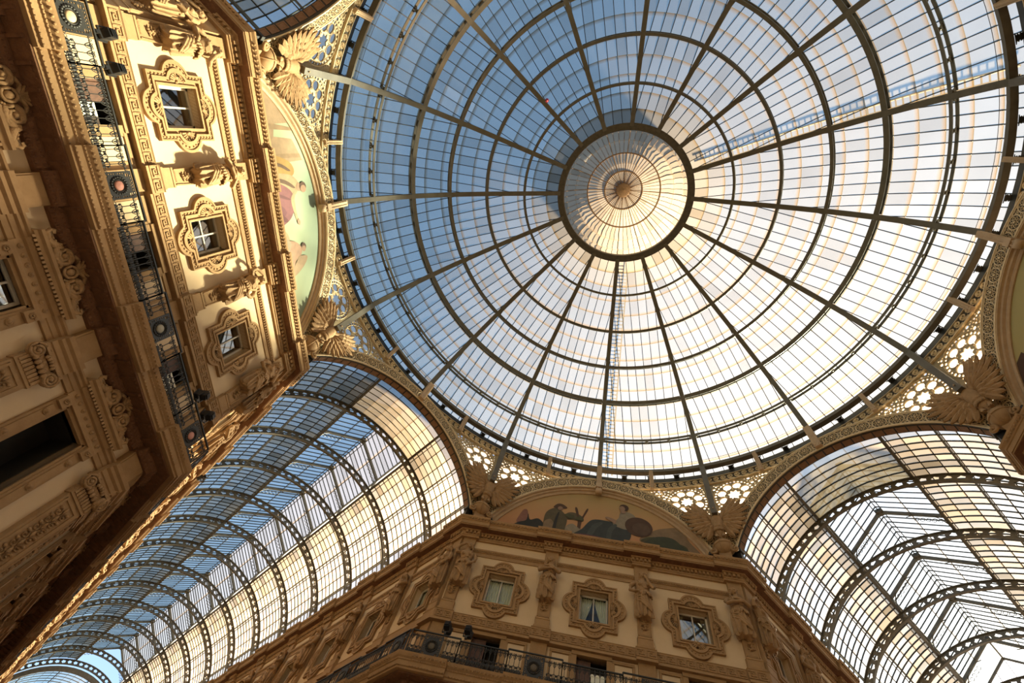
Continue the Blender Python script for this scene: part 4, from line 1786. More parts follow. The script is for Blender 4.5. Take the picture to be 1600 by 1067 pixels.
def lower_window(M, panes):
    N_WIN[0] += 1
    w = empty('window_%d' % N_WIN[0], M, kind='structure')
    f = put('window_frame', ME_W2F, w)
    put('frieze_discs', ME_W2D, f, kind='stuff')
    p = put('pediment', ME_PED, w)
    put('pediment_scroll', ME_PSC, p)
    put('palmette', ME_PAL, p)
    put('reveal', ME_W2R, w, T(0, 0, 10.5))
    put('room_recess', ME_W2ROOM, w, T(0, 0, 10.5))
    if panes:
        c = put('casement', ME_W2C, w, T(0, 0, 10.5))
        for me in ME_W2P: put('pane', me, c)
    return w


def ionic_parts():
    sh = MB()
    sh.box(-.48, .48, -.22, 0, 7.5, 11.1)
    for x0, x1, z0, z1 in ((-.40, -.32, 7.6, 10.95), (.32, .40, 7.6, 10.95), (-.4, .4, 10.88, 10.95)):
        sh.box(x0, x1, -.26, -.2, z0, z1)
    sh.box(-.52, .52, -.27, 0, 11.05, 11.14)
    r = random.Random(4)
    orn = MB()
    for k in range(9):
        z = 8.0 + .32 * k
        for s in (-1, 1):
            orn.tube(spiral(s * .14, z, .12, 1.2, -.25, start=pi / 2, hand=s, n=9), .03, 4)
            orn.ball((s * .2, -.25, z + .14), .07, .04, .05, 6, 4)
        orn.ball((0, -.26, z + .16), .05, .05, .12, 6, 4)
    cp = MB()
    for k in range(8):
        x = -.42 + .12 * k
        cp.box(x - .04, x + .04, -.30, 0, 11.14, 11.42)
    cp.box(-.5, .5, -.26, 0, 11.14, 11.42)
    for k in range(5):
        cp.ball((-.32 + .16 * k, -.34, 11.52), .08, .07, .1, 8, 5)
    for s in (-1, 1):
        cp.tube(spiral(s * .5, 11.62, .24, 2.3, -.36, start=pi / 2, hand=-s, n=14), .05, 5)
        cp.lathe([(.24, 0), (.24, .1), (.2, .12), (.02, .1)], 18, (s * .5, -.22, 11.62), 'y')
        cp.ball((s * .5, -.4, 11.62), .06, .05, .06, 6, 4)
    cp.box(-.5, .5, -.32, 0, 11.56, 11.74)
    cp.box(-.62, .62, -.38, 0, 11.84, 11.94)
    for k in range(5):
        cp.ball((-.2 + .1 * k, -.36, 11.78 + .05 * (1 - abs(k - 2) / 2)), .06, .06, .07, 6, 4)
    up = MB()
    up.prism_x([(0, 11.94), (.26, 11.94), (.26, 12.06), (.30, 12.08), (.30, 12.24), (.38, 12.3), (.38, 12.4), (.46, 12.46), (.48, 12.6), (0, 12.62)], -.56, .56)
    up2 = MB()
    up2.box(-.46, .46, -.28, 0, 12.62, 13.4)
    up2.box(-.40, .40, -.31, -.25, 12.7, 13.32)
    return sh.mesh('shaft', 'stone'), orn.mesh('carved_panel', 'carved'), cp.mesh('capital', 'carved'), up.mesh('impost', 'stone'), up2.mesh('plain_block', 'stone')


ME_ION = ionic_parts()

# door on the balcony
def door_frame_mesh():
    b = MB()
    for s in (-1, 1):
        b.box(s * .80 - .12, s * .80 + .12, -.10, .05, 14.33, 16.62)
        b.box(s * 1.42 - .50, s * 1.42 + .50, -.03, 0, 14.33, 16.62)
        b.box(s * 1.42 - .50, s * 1.42 + .50, -.09, 0, 16.5, 16.62)
        for x in (.97, 1.87):
            b.box(s * x - .05, s * x + .05, -.08, 0, 14.33, 16.62)
    b.box(-.92, .92, -.14, .05, 16.55, 16.72)
    return b.mesh('door_frame', 'stone')


def door_panel_mesh():
    b = MB()
    for s in (-1, 1):
        b.box(s * 1.42 - .38, s * 1.42 + .38, -.06, -.02, 14.6, 16.45)
    return b.mesh('side_panel', 'stucco')


def door_leaf_mesh():
    b = MB()
    b.box(-.68, -.02, .18, .24, 14.33, 16.52)
    for z0, z1 in ((14.5, 15.2), (15.35, 16.4)):
        b.box(-.58, -.12, .15, .2, z0, z1)
    return b.mesh('door_leaf', 'door_wood')


ME_DF, ME_DP, ME_DL = door_frame_mesh(), door_panel_mesh(), door_leaf_mesh()
b = MB(); b.box(.02, .62, .2, .23, 14.33, 15.9); b.box(.0, .68, .18, .25, 15.9, 16.0)
ME_DG = b.mesh('door_glazing', 'curtain')
b = reveal_mesh(.68, 1.15, .3); ME_DR = b.mesh('reveal', 'reveal')
ME_DROOM = room_mesh(.68, 1.15, .28, .9)


def balcony_door(M, glazed):
    N_DOOR[0] += 1
    d = empty('door_%d' % N_DOOR[0], M, kind='structure')
    put('door_frame', ME_DF, d)
    put('side_panel', ME_DP, d)
    put('door_leaf', ME_DL, d)
    if glazed: put('door_glazing', ME_DG, d)
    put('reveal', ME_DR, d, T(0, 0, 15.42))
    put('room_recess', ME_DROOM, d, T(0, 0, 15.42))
    return d


def segs(x0, x1, pils, half):
    """split the wall at the piers: (a, b, proud)"""
    out, x = [], x0
    for p in sorted(pils):
        a, c = max(x0, p - half), min(x1, p + half)
        if a > x: out.append((x, a, 0))
        out.append((a, c, 1))
        x = c
    if x < x1: out.append((x, x1, 0))
    return out


def sweep(prof, x0, x1, k0, k1, pils, half, e):
    b = MB()
    S = segs(x0, x1, pils, half)
    for n, (a, c, pr) in enumerate(S):
        b.prism_x(shift(prof, e) if pr else prof, a, c, k0 if a == x0 else 0, k1 if c == x1 else 0)
    return b


def facade(name, M, x0, x1, k0, k1, bays, pils, opts):
    """pils: piers with a herm; corners counted among them"""
    W = empty(name, M, kind='structure')
    ends = opts.get('corner_piers', [])
    # wall slabs
    b = MB()
    b.box(x0, x1, 0, .35, 0, 8.6)
    b.box(x0, x1, 0, .35, 12.0, 14.34)
    cell_wall(b, x0, x1, 8.6, 12.0, [(x - .7, x + .7, 9.0, 12.0) for x in bays] if opts.get('low', True) else [])
    cell_wall(b, x0, x1, 14.34, 17.4, [(x - .68, x + .68, 14.34, 16.57) for x in bays])
    cell_wall(b, x0, x1, 17.4, 22.6, [(x - OPW, x + OPW, 19.2 - OPH, 19.2 + OPH) for x in bays])
    b.box(x0, x1, -.2, 1.3, 22.6, 23.1)
    put('wall_face', b.mesh('wall_face', 'stucco'), W)
    allp = sorted(list(pils) + list(ends))
    put('main_cornice', sweep(P_CORN_TOP, x0, x1, k0, k1, allp, .98, .14).mesh('main_cornice', 'stone'), W)
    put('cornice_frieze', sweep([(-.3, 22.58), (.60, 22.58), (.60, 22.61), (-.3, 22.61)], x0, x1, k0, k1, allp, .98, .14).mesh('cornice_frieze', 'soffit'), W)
    put('cornice_bed', sweep(P_CORN_BED, x0, x1, k0, k1, allp, .55, .2).mesh('cornice_bed', 'carved'), W)
    put('cornice_bead', sweep(P_CORN_LOW, x0, x1, k0, k1, allp, .5, .2).mesh('cornice_bead', 'stone'), W)
    b = MB()
    for a, c, pr in segs(x0, x1, allp, .55):
        row_blocks(b, a, c, .2, .55, .14 + .2 * pr, .25 + .2 * pr, 22.33, 22.5)
    put('dentil_row', b.mesh('dentil_row', 'stone'), W, kind='stuff')
    b = MB()
    for a, c, pr in segs(x0, x1, allp, .98):
        n = max(1, int((c - a) / .17))
        for q in range(n):
            b.ball((a + (c - a) * (q + .5) / n, -.77 - .14 * pr, 22.99), .06, .05, .06, 5, 3)
    put('egg_row', b.mesh('egg_row', 'carved'), W, kind='stuff')
    # thin string course between the piers
    b = MB(); bb = MB()
    x = x0
    for p in allp + [x1 + 9]:
        a, c = x, min(x1, p - .36)
        if c > a + .1:
            b.prism_x(P_THIN, a, c)
            n = int((c - a) / .13)
            for q in range(n):
                bb.ball((a + (c - a) * (q + .5) / n, -.13, 21.37), .045, .03, .04, 5, 3)
        x = p + .36
    put('string_course', b.mesh('string_course', 'stone'), W)
    put('bead_row', bb.mesh('bead_row', 'carved'), W, kind='stuff')
    # meander band
    gk = put('meander_band', sweep(P_GREEK, x0, x1, k0, k1, allp, .48, .12).mesh('meander_band', 'stone'), W)
    if opts.get('fret'):
        for a, c, pr in segs(x0, x1, allp, .48):
            n = max(1, round((c - a) / .42))
            for q in range(n):
                put('fret', ME_FRET, gk, T(a + (c - a) * q / n, -.12 * pr, 0) @ Matrix.Diagonal(((c - a) / n / .42 * .98, 1, 1, 1)))
    # piers on the balcony level
    for p in allp:
        b = MB()
        a, c = max(x0, p - .38), min(x1, p + .38)
        b.box(a, c, -.16, 0, 14.33, 16.76)
        b.box(a - .04, c + .04, -.2, 0, 14.33, 14.6)
        put('balcony_pier', b.mesh('balcony_pier', 'stone'), W)
    # balcony
    put('balcony_edge', sweep(P_BALC, x0, x1, k0, k1, allp, 1.2, .16).mesh('balcony_edge', 'stone'), W)
    bb = MB()
    for a, c, pr in segs(x0, x1, allp, 1.2):
        for st, p, z, r in ((.13, 1.08, 13.84, .035), (.1, 1.12, 14.07, .03), (.16, 1.2, 14.2, .05)):
            n = max(1, int((c - a) / st))
            for q in range(n):
                bb.ball((a + (c - a) * (q + .5) / n, -p - .16 * pr, z), r * 1.1, r, r, 4, 3)
    put('balcony_ornament', bb.mesh('balcony_ornament', 'carved'), W, kind='stuff')
    b = MB()
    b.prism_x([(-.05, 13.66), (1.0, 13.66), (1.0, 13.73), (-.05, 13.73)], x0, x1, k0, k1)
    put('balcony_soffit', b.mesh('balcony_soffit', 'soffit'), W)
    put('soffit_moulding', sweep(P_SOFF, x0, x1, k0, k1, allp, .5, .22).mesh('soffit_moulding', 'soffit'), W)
    bb = MB()
    for a, c, pr in segs(x0, x1, allp, .5):
        for z, p, r in ((13.42, .2, .06), (13.56, .31, .05)):
            n = max(1, int((c - a) / .15))
            for q in range(n):
                bb.ball((a + (c - a) * (q + .5) / n, -p - .22 * pr, z), r, r, r * 1.15, 5, 3)
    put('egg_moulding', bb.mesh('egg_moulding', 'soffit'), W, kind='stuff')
    n = max(1, int((x1 - x0) / .62))
    lim = opts.get('modil', 1e9)
    for q in range(n):
        x = x0 + (x1 - x0) * (q + .5) / n
        if min(abs(x - opts.get('near_x', x0)), 1e9) < lim:
            put('modillion', ME_MODIL, W, T(x, 0, 0))
    # second floor
    if opts.get('low', True):
        b = MB()
        x = x0
        for lo_, hi_ in sorted([(p - .56, p + .56) for p in allp] + [(q - 1.2, q + 1.2) for q in bays]) + [(x1, x1)]:
            if lo_ > x + .05: b.prism_x(P_STR2, x, min(lo_, x1))
            x = max(x, hi_)
        put('lower_string_course', b.mesh('lower_string_course', 'stone'), W)
        for q, x in enumerate(bays):
            if abs(x - opts.get('near_x', x0)) < opts.get('low_lim', 1e9):
                lower_window(M @ T(x, 0, 0), opts.get('low_panes', [True])[q % len(opts.get('low_panes', [True]))])
        for p in allp:
            if abs(p - opts.get('near_x', x0)) < opts.get('low_lim', 1e9):
                ip = empty('ionic_pilaster', T(p, 0, 0), W)
                for nm, me in zip(('shaft', 'carved_panel', 'capital', 'impost', 'plain_block'), ME_ION):
                    put(nm, me, ip)
    for q, x in enumerate(bays):
        st = opts['styles'][q % len(opts['styles'])]
        quatrefoil_window(M @ T(x, 0, 19.2), *st)
        balcony_door(M @ T(x, 0, 0), opts.get('glazed', [True])[q % len(opts.get('glazed', [True]))])
    for p in list(pils):
        h = put('herm', ME_HERM, W, T(p, 0, 0))
        put('fruit_swag', ME_SWAG, h)
    for p, ang in opts.get('corner_herms', []):
        h = put('herm', ME_HERM, W, T(p, 0, 0))
        put('fruit_swag', ME_SWAG, h)
    return W


def figure(M, x, variant, label, group, flip=False):
    f = empty('caryatid', M @ T(x, 0, 18.85) @ (Matrix.Scale(-1, 4, (1, 0, 0)) if False else Matrix()), label=label, cat='statue', group=group)
    put('figure', ME_FIG[variant], f, T(0, -.1, 0) @ Matrix.Diagonal((1.17, 1.2, 1, 1)))
    b = f
    return f

# ------------------------------------------------------------------ the octagon and its arms
D_W, D_A, CX, CA = 17.7, 7.1, 7.66, 17.93
ORD = 'first second third fourth fifth sixth seventh eighth ninth tenth eleventh twelfth thirteenth'.split()

b = MB(); b.box(-90, 90, -90, 90, -.3, 0)
put('floor', b.mesh('floor', 'paving'), None, kind='structure')

WB, WP = [-4.9, 0.0, 4.9], [-2.45, 2.45]
F0, F4, F8 = frame_w(0, D_W), frame_w(4, D_W), frame_w(8, D_W)
CE = dict(corner_piers=[-7.28, 7.28], corner_herms=[(-7.28, 0), (7.28, 0)])
facade('wall_left', F0, -CX, CX, MB_S, MB_S, WB, WP, dict(CE, styles=[(None, False), (None, True), (None, False)], fret=True, low_panes=[True, True, False], glazed=[True, False, True]))
facade('wall_lower', F4, -CX, CX, MB_S, MB_S, WB, WP, dict(CE, styles=[('closed', False), ('parted', False), ('open', False)], fret=True, low=False, glazed=[False, True, True]))
facade('wall_right', F8, -CX, CX, MB_S, MB_S, [-4.9], [-2.45, 2.45], dict(CE, styles=[('open', False)], low=False))


def arm_wall(name, i, side, count, styles, **kw):
    M = frame_arm(i, side, D_A)
    far = A_T0 + PITCH * (count - 1) + 1.2
    bays = [-side * (20.25 + PITCH * k) for k in range(count)]
    pils = [-side * (A_T0 + PITCH * k) for k in range(count - 1)]
    corner = -side * (CA + .38)
    o = dict(corner_piers=[corner], corner_herms=[(corner, 0)], styles=styles, near_x=-side * CA)
    o.update(kw)
    if side > 0:
        facade(name, M, -far, -CA, 0, MB_S, bays, pils, o)
    else:
        facade(name, M, CA, far, MB_S, 0, bays, pils, o)
    return M, bays, pils, corner


AW1 = arm_wall('wall_long_arm_right', 2, 1, 13, [('closed', False), (None, False), ('parted', True)], low=False, modil=14)
AW0 = arm_wall('wall_long_arm_left', 2, -1, 13, [(None, False)], low_lim=24, low_panes=[False, True], modil=30)
AX1 = arm_wall('wall_short_arm_left', 6, -1, 5, [(None, False), ('closed', False)], low=False, modil=8)
AX2 = arm_wall('wall_short_arm_right', 6, 1, 3, [(None, False)], low=False, modil=4)
AN0 = arm_wall('wall_upper_arm', -2, 1, 3, [(None, False)], low_lim=8, modil=10)

# plain wall and added arm block behind the viewer, walls at the arm ends
for nm, i, w in (('wall_behind', 12, 8.2), ('arm_light_block', 10, 7.0)):  # unseen slab across the open arm, added to keep horizon light out
    b = MB(); b.box(-w, w, 0, .4, 0, 30)
    put(nm, b.mesh(nm, 'stucco'), None, frame_w(i, 18.4), kind='structure')
for nm, i, d in (('wall_long_arm_end', 2, 88), ('wall_short_arm_end', 6, 49)):
    b = MB(); b.box(-8, 8, 0, .4, 0, 20.2); b.box(-8, 8, -.4, .4, 19.6, 20.4)
    put(nm, b.mesh(nm, 'stone'), None, frame_w(i, d), kind='structure')

# ------------------------------------------------------------------ figures on the piers
G1, G2 = 'caryatids of the left wall', 'caryatids of the lower wall'
for x, v, lab in ((-7.08, 2, 'sunlit stone caryatid at the upper corner of the left wall, clasping her arms'),
                  (-2.45, 0, 'sunlit caryatid between the upper and middle windows of the left wall'),
                  (2.45, 1, 'sunlit caryatid between the middle and lower windows of the left wall'),
                  (7.08, 2, 'caryatid at the lower corner of the left wall, beside the long vault')):
    figure(F0, x, v, lab, G1)
for x, v, lab in ((-7.08, 1, 'brown caryatid on the left corner pier of the lower wall, facing the hall'),
                  (-2.45, 0, 'brown caryatid between the curtained left window and the window with parted curtains'),
                  (2.45, 2, 'brown caryatid between the parted curtains and the right window of the lower wall'),
                  (7.08, 0, 'dark caryatid on the right corner pier of the lower wall, below the white vault')):
    figure(F4, x, v, lab, G2)
n = 0
for (M, bays, pils, corner), where, grp in ((AW1, 'the shaded wall right of the long vault', 'caryatids right of the long vault'),
                                            (AW0, 'the gold-edged wall left of the long vault', 'caryatids left of the long vault'),
                                            (AX1, 'the dark wall left of the white vault', 'caryatids left of the white vault'),
                                            (AN0, 'the wall under the blue upper vault', 'caryatids under the upper vault')):
    s = 1 if corner > 0 else -1
    figure(M, corner + s * .16, 1, 'caryatid on the corner pier of ' + where, grp)
    for k, x in enumerate(pils):
        figure(M, x, (k + 2) % 3, '%s caryatid past the corner pier along %s' % (ORD[k], where), grp)

# ------------------------------------------------------------------ railings and floodlights
RP = 1.15
RC = CX + MB_S * RP - .07
railing(F0 @ T(0, -RP, 14.33), WB, [-7.0, -2.45, 2.45, 7.0], 4.9, -RC, RC, 'black ironwork balcony railing along the sunlit left wall', med=['cream', 'pink', 'grey', 'pink'])
railing(F4 @ T(0, -RP, 14.33), WB, [-7.0, -2.45, 2.45, 7.0], 4.9, -RC, RC, 'black ironwork balcony railing below the windows of the lower wall')
for (M, bays, pils, corner), lab, near in ((AW1, 'black balcony railing running off under the right side of the long vault', True),
                                           (AW0, 'dark balcony railing hidden along the left side of the long vault', False),
                                           (AX1, 'black balcony railing at the bottom edge under the white vault', False),
                                           (AN0, 'black balcony railing at the top edge under the upper arm', False)):
    s = 1 if corner > 0 else -1
    c0 = s * (CA - MB_S * RP + .07)
    end = s * (abs(pils[-1]) + 3)
    pp = [s * (CA + .3)] + list(pils)
    railing(M @ T(0, -RP, 14.33), bays, pp, PITCH, min(c0, end), max(c0, end), lab, near=False)

b = MB()
b.box(-.13, .13, -.2, .2, .1, .42)
b.box(-.16, .16, -.24, -.18, .06, .46)
for z in (.16, .24, .32): b.box(-.11, .11, .2, .25, z, z + .04)
ME_FH = b.mesh('housing', 'black_paint')
b = MB(); b.box(-.18, .18, -.03, .03, -.05, .0); b.box(-.18, -.15, -.03, .03, -.05, .28); b.box(.15, .18, -.03, .03, -.05, .28); b.box(-.05, .05, -.05, .05, -.16, -.05)
ME_FB = b.mesh('yoke', 'black_paint')
b = MB(); b.add([(-.13, -.245, .09), (.13, -.245, .09), (.13, -.245, .43), (-.13, -.245, .43)], [(0, 1, 2, 3)])
ME_FL = b.mesh('lens', 'window_glass')
for F, x, lab in ((F0, -6.75, 'black floodlight on the railing, uppermost on the left wall'), (F0, -5.82, 'black floodlight on the left railing, just below the uppermost one'),
                  (F0, 5.76, 'black floodlight near the lower end of the left railing'), (F0, 6.72, 'black floodlight at the very lower end of the left railing'),
                  (F4, -6.6, 'black floodlight at the left corner of the lower railing'), (F4, -5.62, 'black floodlight beside the curtained left window door of the lower railing')):
    f = empty('floodlight', F @ T(x, -RP, 15.67) @ Rz(pi + (.2 if x > 0 else -.2)), label=lab, cat='floodlight', group='floodlights on the railings')
    h = put('housing', ME_FH, f, Matrix.Rotation(.25, 4, 'X')); put('lens', ME_FL, h); put('yoke', ME_FB, f)

f = empty('floodlight', frame_arm(2, -1, D_A) @ T(30.3, -1.0, 22.75) @ Matrix.Rotation(-1.1, 4, 'X'), label='small black floodlight fixed on the bright cornice edge left of the long vault', cat='floodlight')
h = put('housing', ME_FH, f); put('lens', ME_FL, h); put('yoke', ME_FB, f)


# ------------------------------------------------------------------ painted lunettes
def paint(name, stops, axis='Z', z0=0, z1=1, rough=.8):
    m = bpy.data.materials.new(name)
    m.use_nodes = True
    t = m.node_tree
    bs = t.nodes['Principled BSDF']
    bs.inputs['Roughness'].default_value = rough
    tc = t.nodes.new('ShaderNodeTexCoord'); sp = t.nodes.new('ShaderNodeSeparateXYZ'); mr = t.nodes.new('ShaderNodeMapRange'); cr = t.nodes.new('ShaderNodeValToRGB')
    no = t.nodes.new('ShaderNodeTexNoise'); no.inputs['Scale'].default_value = 1.2; no.inputs['Detail'].default_value = 5
    ad = t.nodes.new('ShaderNodeMath'); ad.operation = 'MULTIPLY_ADD'; ad.inputs[1].default_value = .35
    t.links.new(tc.outputs['Object'], sp.inputs[0]); t.links.new(tc.outputs['Object'], no.inputs['Vector'])
    mr.inputs['From Min'].default_value = z0; mr.inputs['From Max'].default_value = z1
    t.links.new(sp.outputs[axis], mr.inputs['Value'])
    sb = t.nodes.new('ShaderNodeMath'); sb.operation = 'SUBTRACT'; sb.inputs[1].default_value = .175
    t.links.new(no.outputs['Fac'], ad.inputs[0]); t.links.new(mr.outputs[0], sb.inputs[0]); t.links.new(sb.outputs[0], ad.inputs[2])
    t.links.new(ad.outputs[0], cr.inputs['Fac'])
    el = cr.color_ramp.elements
    while len(el) < len(stops): el.new(.5)
    for e, (p, c) in zip(el, stops):
        e.position = p; e.color = (*c, 1)
    t.links.new(cr.outputs['Color'], bs.inputs['Base Color'])
    MATS[name] = m


paint('fresco_warm', [(0, (.34, .13, .06)), (.45, (.42, .215, .095)), (1, (.34, .23, .09))], z0=0, z1=5)
paint('fresco_green', [(0, (.36, .31, .17)), (.5, (.24, .28, .175)), (1, (.20, .26, .185))], z0=0, z1=5)
paint('fresco_dim', [(0, (.30, .16, .08)), (.5, (.34, .27, .10)), (1, (.36, .30, .12))], z0=0, z1=5)
FP = {}
for nm, c in dict(ochre=(.60, .36, .10), cream=(.62, .45, .25), plum=(.33, .12, .13), skin=(.58, .35, .22), beige=(.56, .38, .22), brown=(.16, .075, .035), teal=(.075, .085, .08), dark=(.05, .045, .035), olive=(.20, .15, .07), rose=(.50, .22, .15), green=(.09, .10, .05), linen=(.52, .42, .28), shade=(.20, .11, .06), plum_dark=(.2, .06, .07), teal_light=(.12, .135, .12), leaf=(.14, .13, .05), sand=(.46, .30, .16), sky=(.35, .42, .40), hair=(.13, .06, .03), mauve=(.24, .08, .10)).items():
    c = tuple(x * .47 for x in c)
    pbr('paint_' + nm, c, tuple(x * .72 for x in c), .8, scale=2.5)


def mural(i, sky, shapes, label):
    m = empty('lunette_mural', frame_w(i, 18.0) @ T(0, .33, 23.1), label=label, cat='mural', group='painted lunettes')
    b = MB()
    pts = [(x, z - 23.1) for x, z in arc(0, ACZ, 7.3, radians(14.5), radians(165.5), 40)]
    b.plate(pts, [], .0, .08)
    put('painted_ground', b.mesh('painted_ground', sky), m)
    for k, (nm, col, P) in enumerate(shapes):
        loop = catmull([(x, z - 23.1) for x, z in P], 5) if nm != 'painted_building' else [(x, z - 23.1) for x, z in P]
        q = [p for p in loop]
        b = MB()
        try:
            b.plate(q, [], -.004 - .0025 * k, None)
            put(nm, b.mesh(nm, 'paint_' + col), m)
        except Exception as e:
            print('mural', nm, e)
    return m


def blob(cx, cz, rx, rz_, n=8, tilt=0.0, seed=0, wob=.0):
    r = random.Random(seed)
    out = []
    for k in range(n):
        a = 2 * pi * k / n
        f = 1 + r.uniform(-wob, wob)
        x, z = rx * cos(a) * f, rz_ * sin(a) * f
        out.append((cx + x * cos(tilt) - z * sin(tilt), cz + x * sin(tilt) + z * cos(tilt)))
    return out


mural(0, 'fresco_green', [
    ('painted_building', 'beige', [(-6.9, 23.2), (-6.6, 24.7), (-5.4, 26.3), (-4.6, 27.0), (-4.5, 25.6), (-3.9, 25.4), (-3.8, 26.9), (-2.7, 27.6), (-2.5, 23.2)]),
    ('painted_building', 'sand', [(-4.5, 25.6), (-4.35, 27.1), (-4.2, 27.1), (-4.3, 23.2), (-4.5, 23.2)]),
    ('painted_building', 'sand', [(-3.1, 23.2), (-3.05, 27.4), (-2.85, 27.5), (-2.85, 23.2)]),
    ('painted_ground', 'cream', [(1.0, 23.2), (.8, 25.0), (1.6, 25.4), (2.4, 24.9), (3.6, 24.9), (4.8, 24.3), (5.2, 23.4), (3, 23.1)]),
    ('painted_figure', 'ochre', [(-3.2, 23.4), (-3.05, 25.0), (-2.7, 26.3), (-2.2, 26.7), (-1.9, 26.3), (-2.0, 25.2), (-2.2, 23.4)]),
    ('painted_figure', 'cream', [(-2.2, 23.6), (-2.1, 25.6), (-1.9, 26.5), (-1.45, 26.95), (-1.0, 26.6), (-.8, 26.0), (-1.2, 25.3), (-1.5, 23.6)]),
    ('painted_figure', 'plum', [(-1.8, 23.4), (-1.65, 25.1), (-1.15, 26.15), (-.4, 26.3), (.25, 25.8), (.6, 24.9), (.9, 24.2), (.7, 23.3)]),
    ('painted_figure', 'mauve', [(-.9, 23.4), (-.7, 24.8), (-.1, 25.5), (.1, 24.8), (-.2, 23.4)]),
    ('painted_figure', 'cream', [(-1.2, 26.6), (-.7, 26.35), (0, 26.35), (.55, 26.5), (.5, 26.3), (-.1, 26.1), (-.8, 26.05)]),
    ('painted_figure', 'skin', [(-1.55, 26.85), (-1.4, 27.1), (-1.15, 27.1), (-1.1, 26.8), (-1.3, 26.65)]),
    ('painted_figure', 'plum_dark', [(-1.3, 23.5), (-1.1, 25.0), (-.8, 25.9), (-.72, 25.8), (-.95, 24.9), (-1.1, 23.5)]),
    ('painted_figure', 'plum_dark', [(-.3, 23.5), (-.1, 24.9), (.3, 25.5), (.4, 25.3), (.1, 24.7), (-.1, 23.5)]),
    ('painted_figure', 'plum_dark', [(.2, 23.5), (.3, 24.2), (.65, 24.9), (.72, 24.7), (.48, 24.1), (.4, 23.5)]),
    ('painted_figure', 'shade', [(-2.75, 24.0), (-2.6, 25.5), (-2.25, 26.3), (-2.2, 26.1), (-2.45, 25.4), (-2.6, 24.0)]),
    ('painted_figure', 'shade', [(-1.9, 25.0), (-1.7, 25.9), (-1.35, 26.5), (-1.3, 26.35), (-1.55, 25.7), (-1.75, 25.0)]),
    ('painted_figure', 'skin', [(.35, 26.45), (.55, 26.55), (.72, 26.45), (.6, 26.3), (.45, 26.3)]),
    ('painted_figure', 'hair', blob(-1.3, 27.25, .27, .3)),
    ('painted_figure', 'skin', blob(-1.2, 27.25, .2, .26)),
    ('painted_figure', 'skin', [(1.4, 25.2), (1.6, 25.9), (2.0, 26.3), (2.4, 26.1), (2.6, 25.6), (3.1, 25.2), (2.9, 24.9), (2.2, 25.1), (1.7, 24.8)]),
    ('painted_figure', 'beige', [(2.4, 26.0), (2.55, 26.7), (3.0, 26.3), (3.4, 25.3), (3.0, 25.3), (2.6, 25.7)]),
    ('painted_figure', 'hair', blob(1.95, 26.5, .22, .22)),
    ('painted_figure', 'skin', blob(2.05, 26.47, .17, .19)),
    ('painted_figure', 'linen', [(1.2, 24.8), (1.5, 25.4), (1.9, 25.2), (2.2, 24.7), (1.7, 24.3)]),
], 'sunlit painted lunette, seated woman in plum skirt and winged child on pale green')
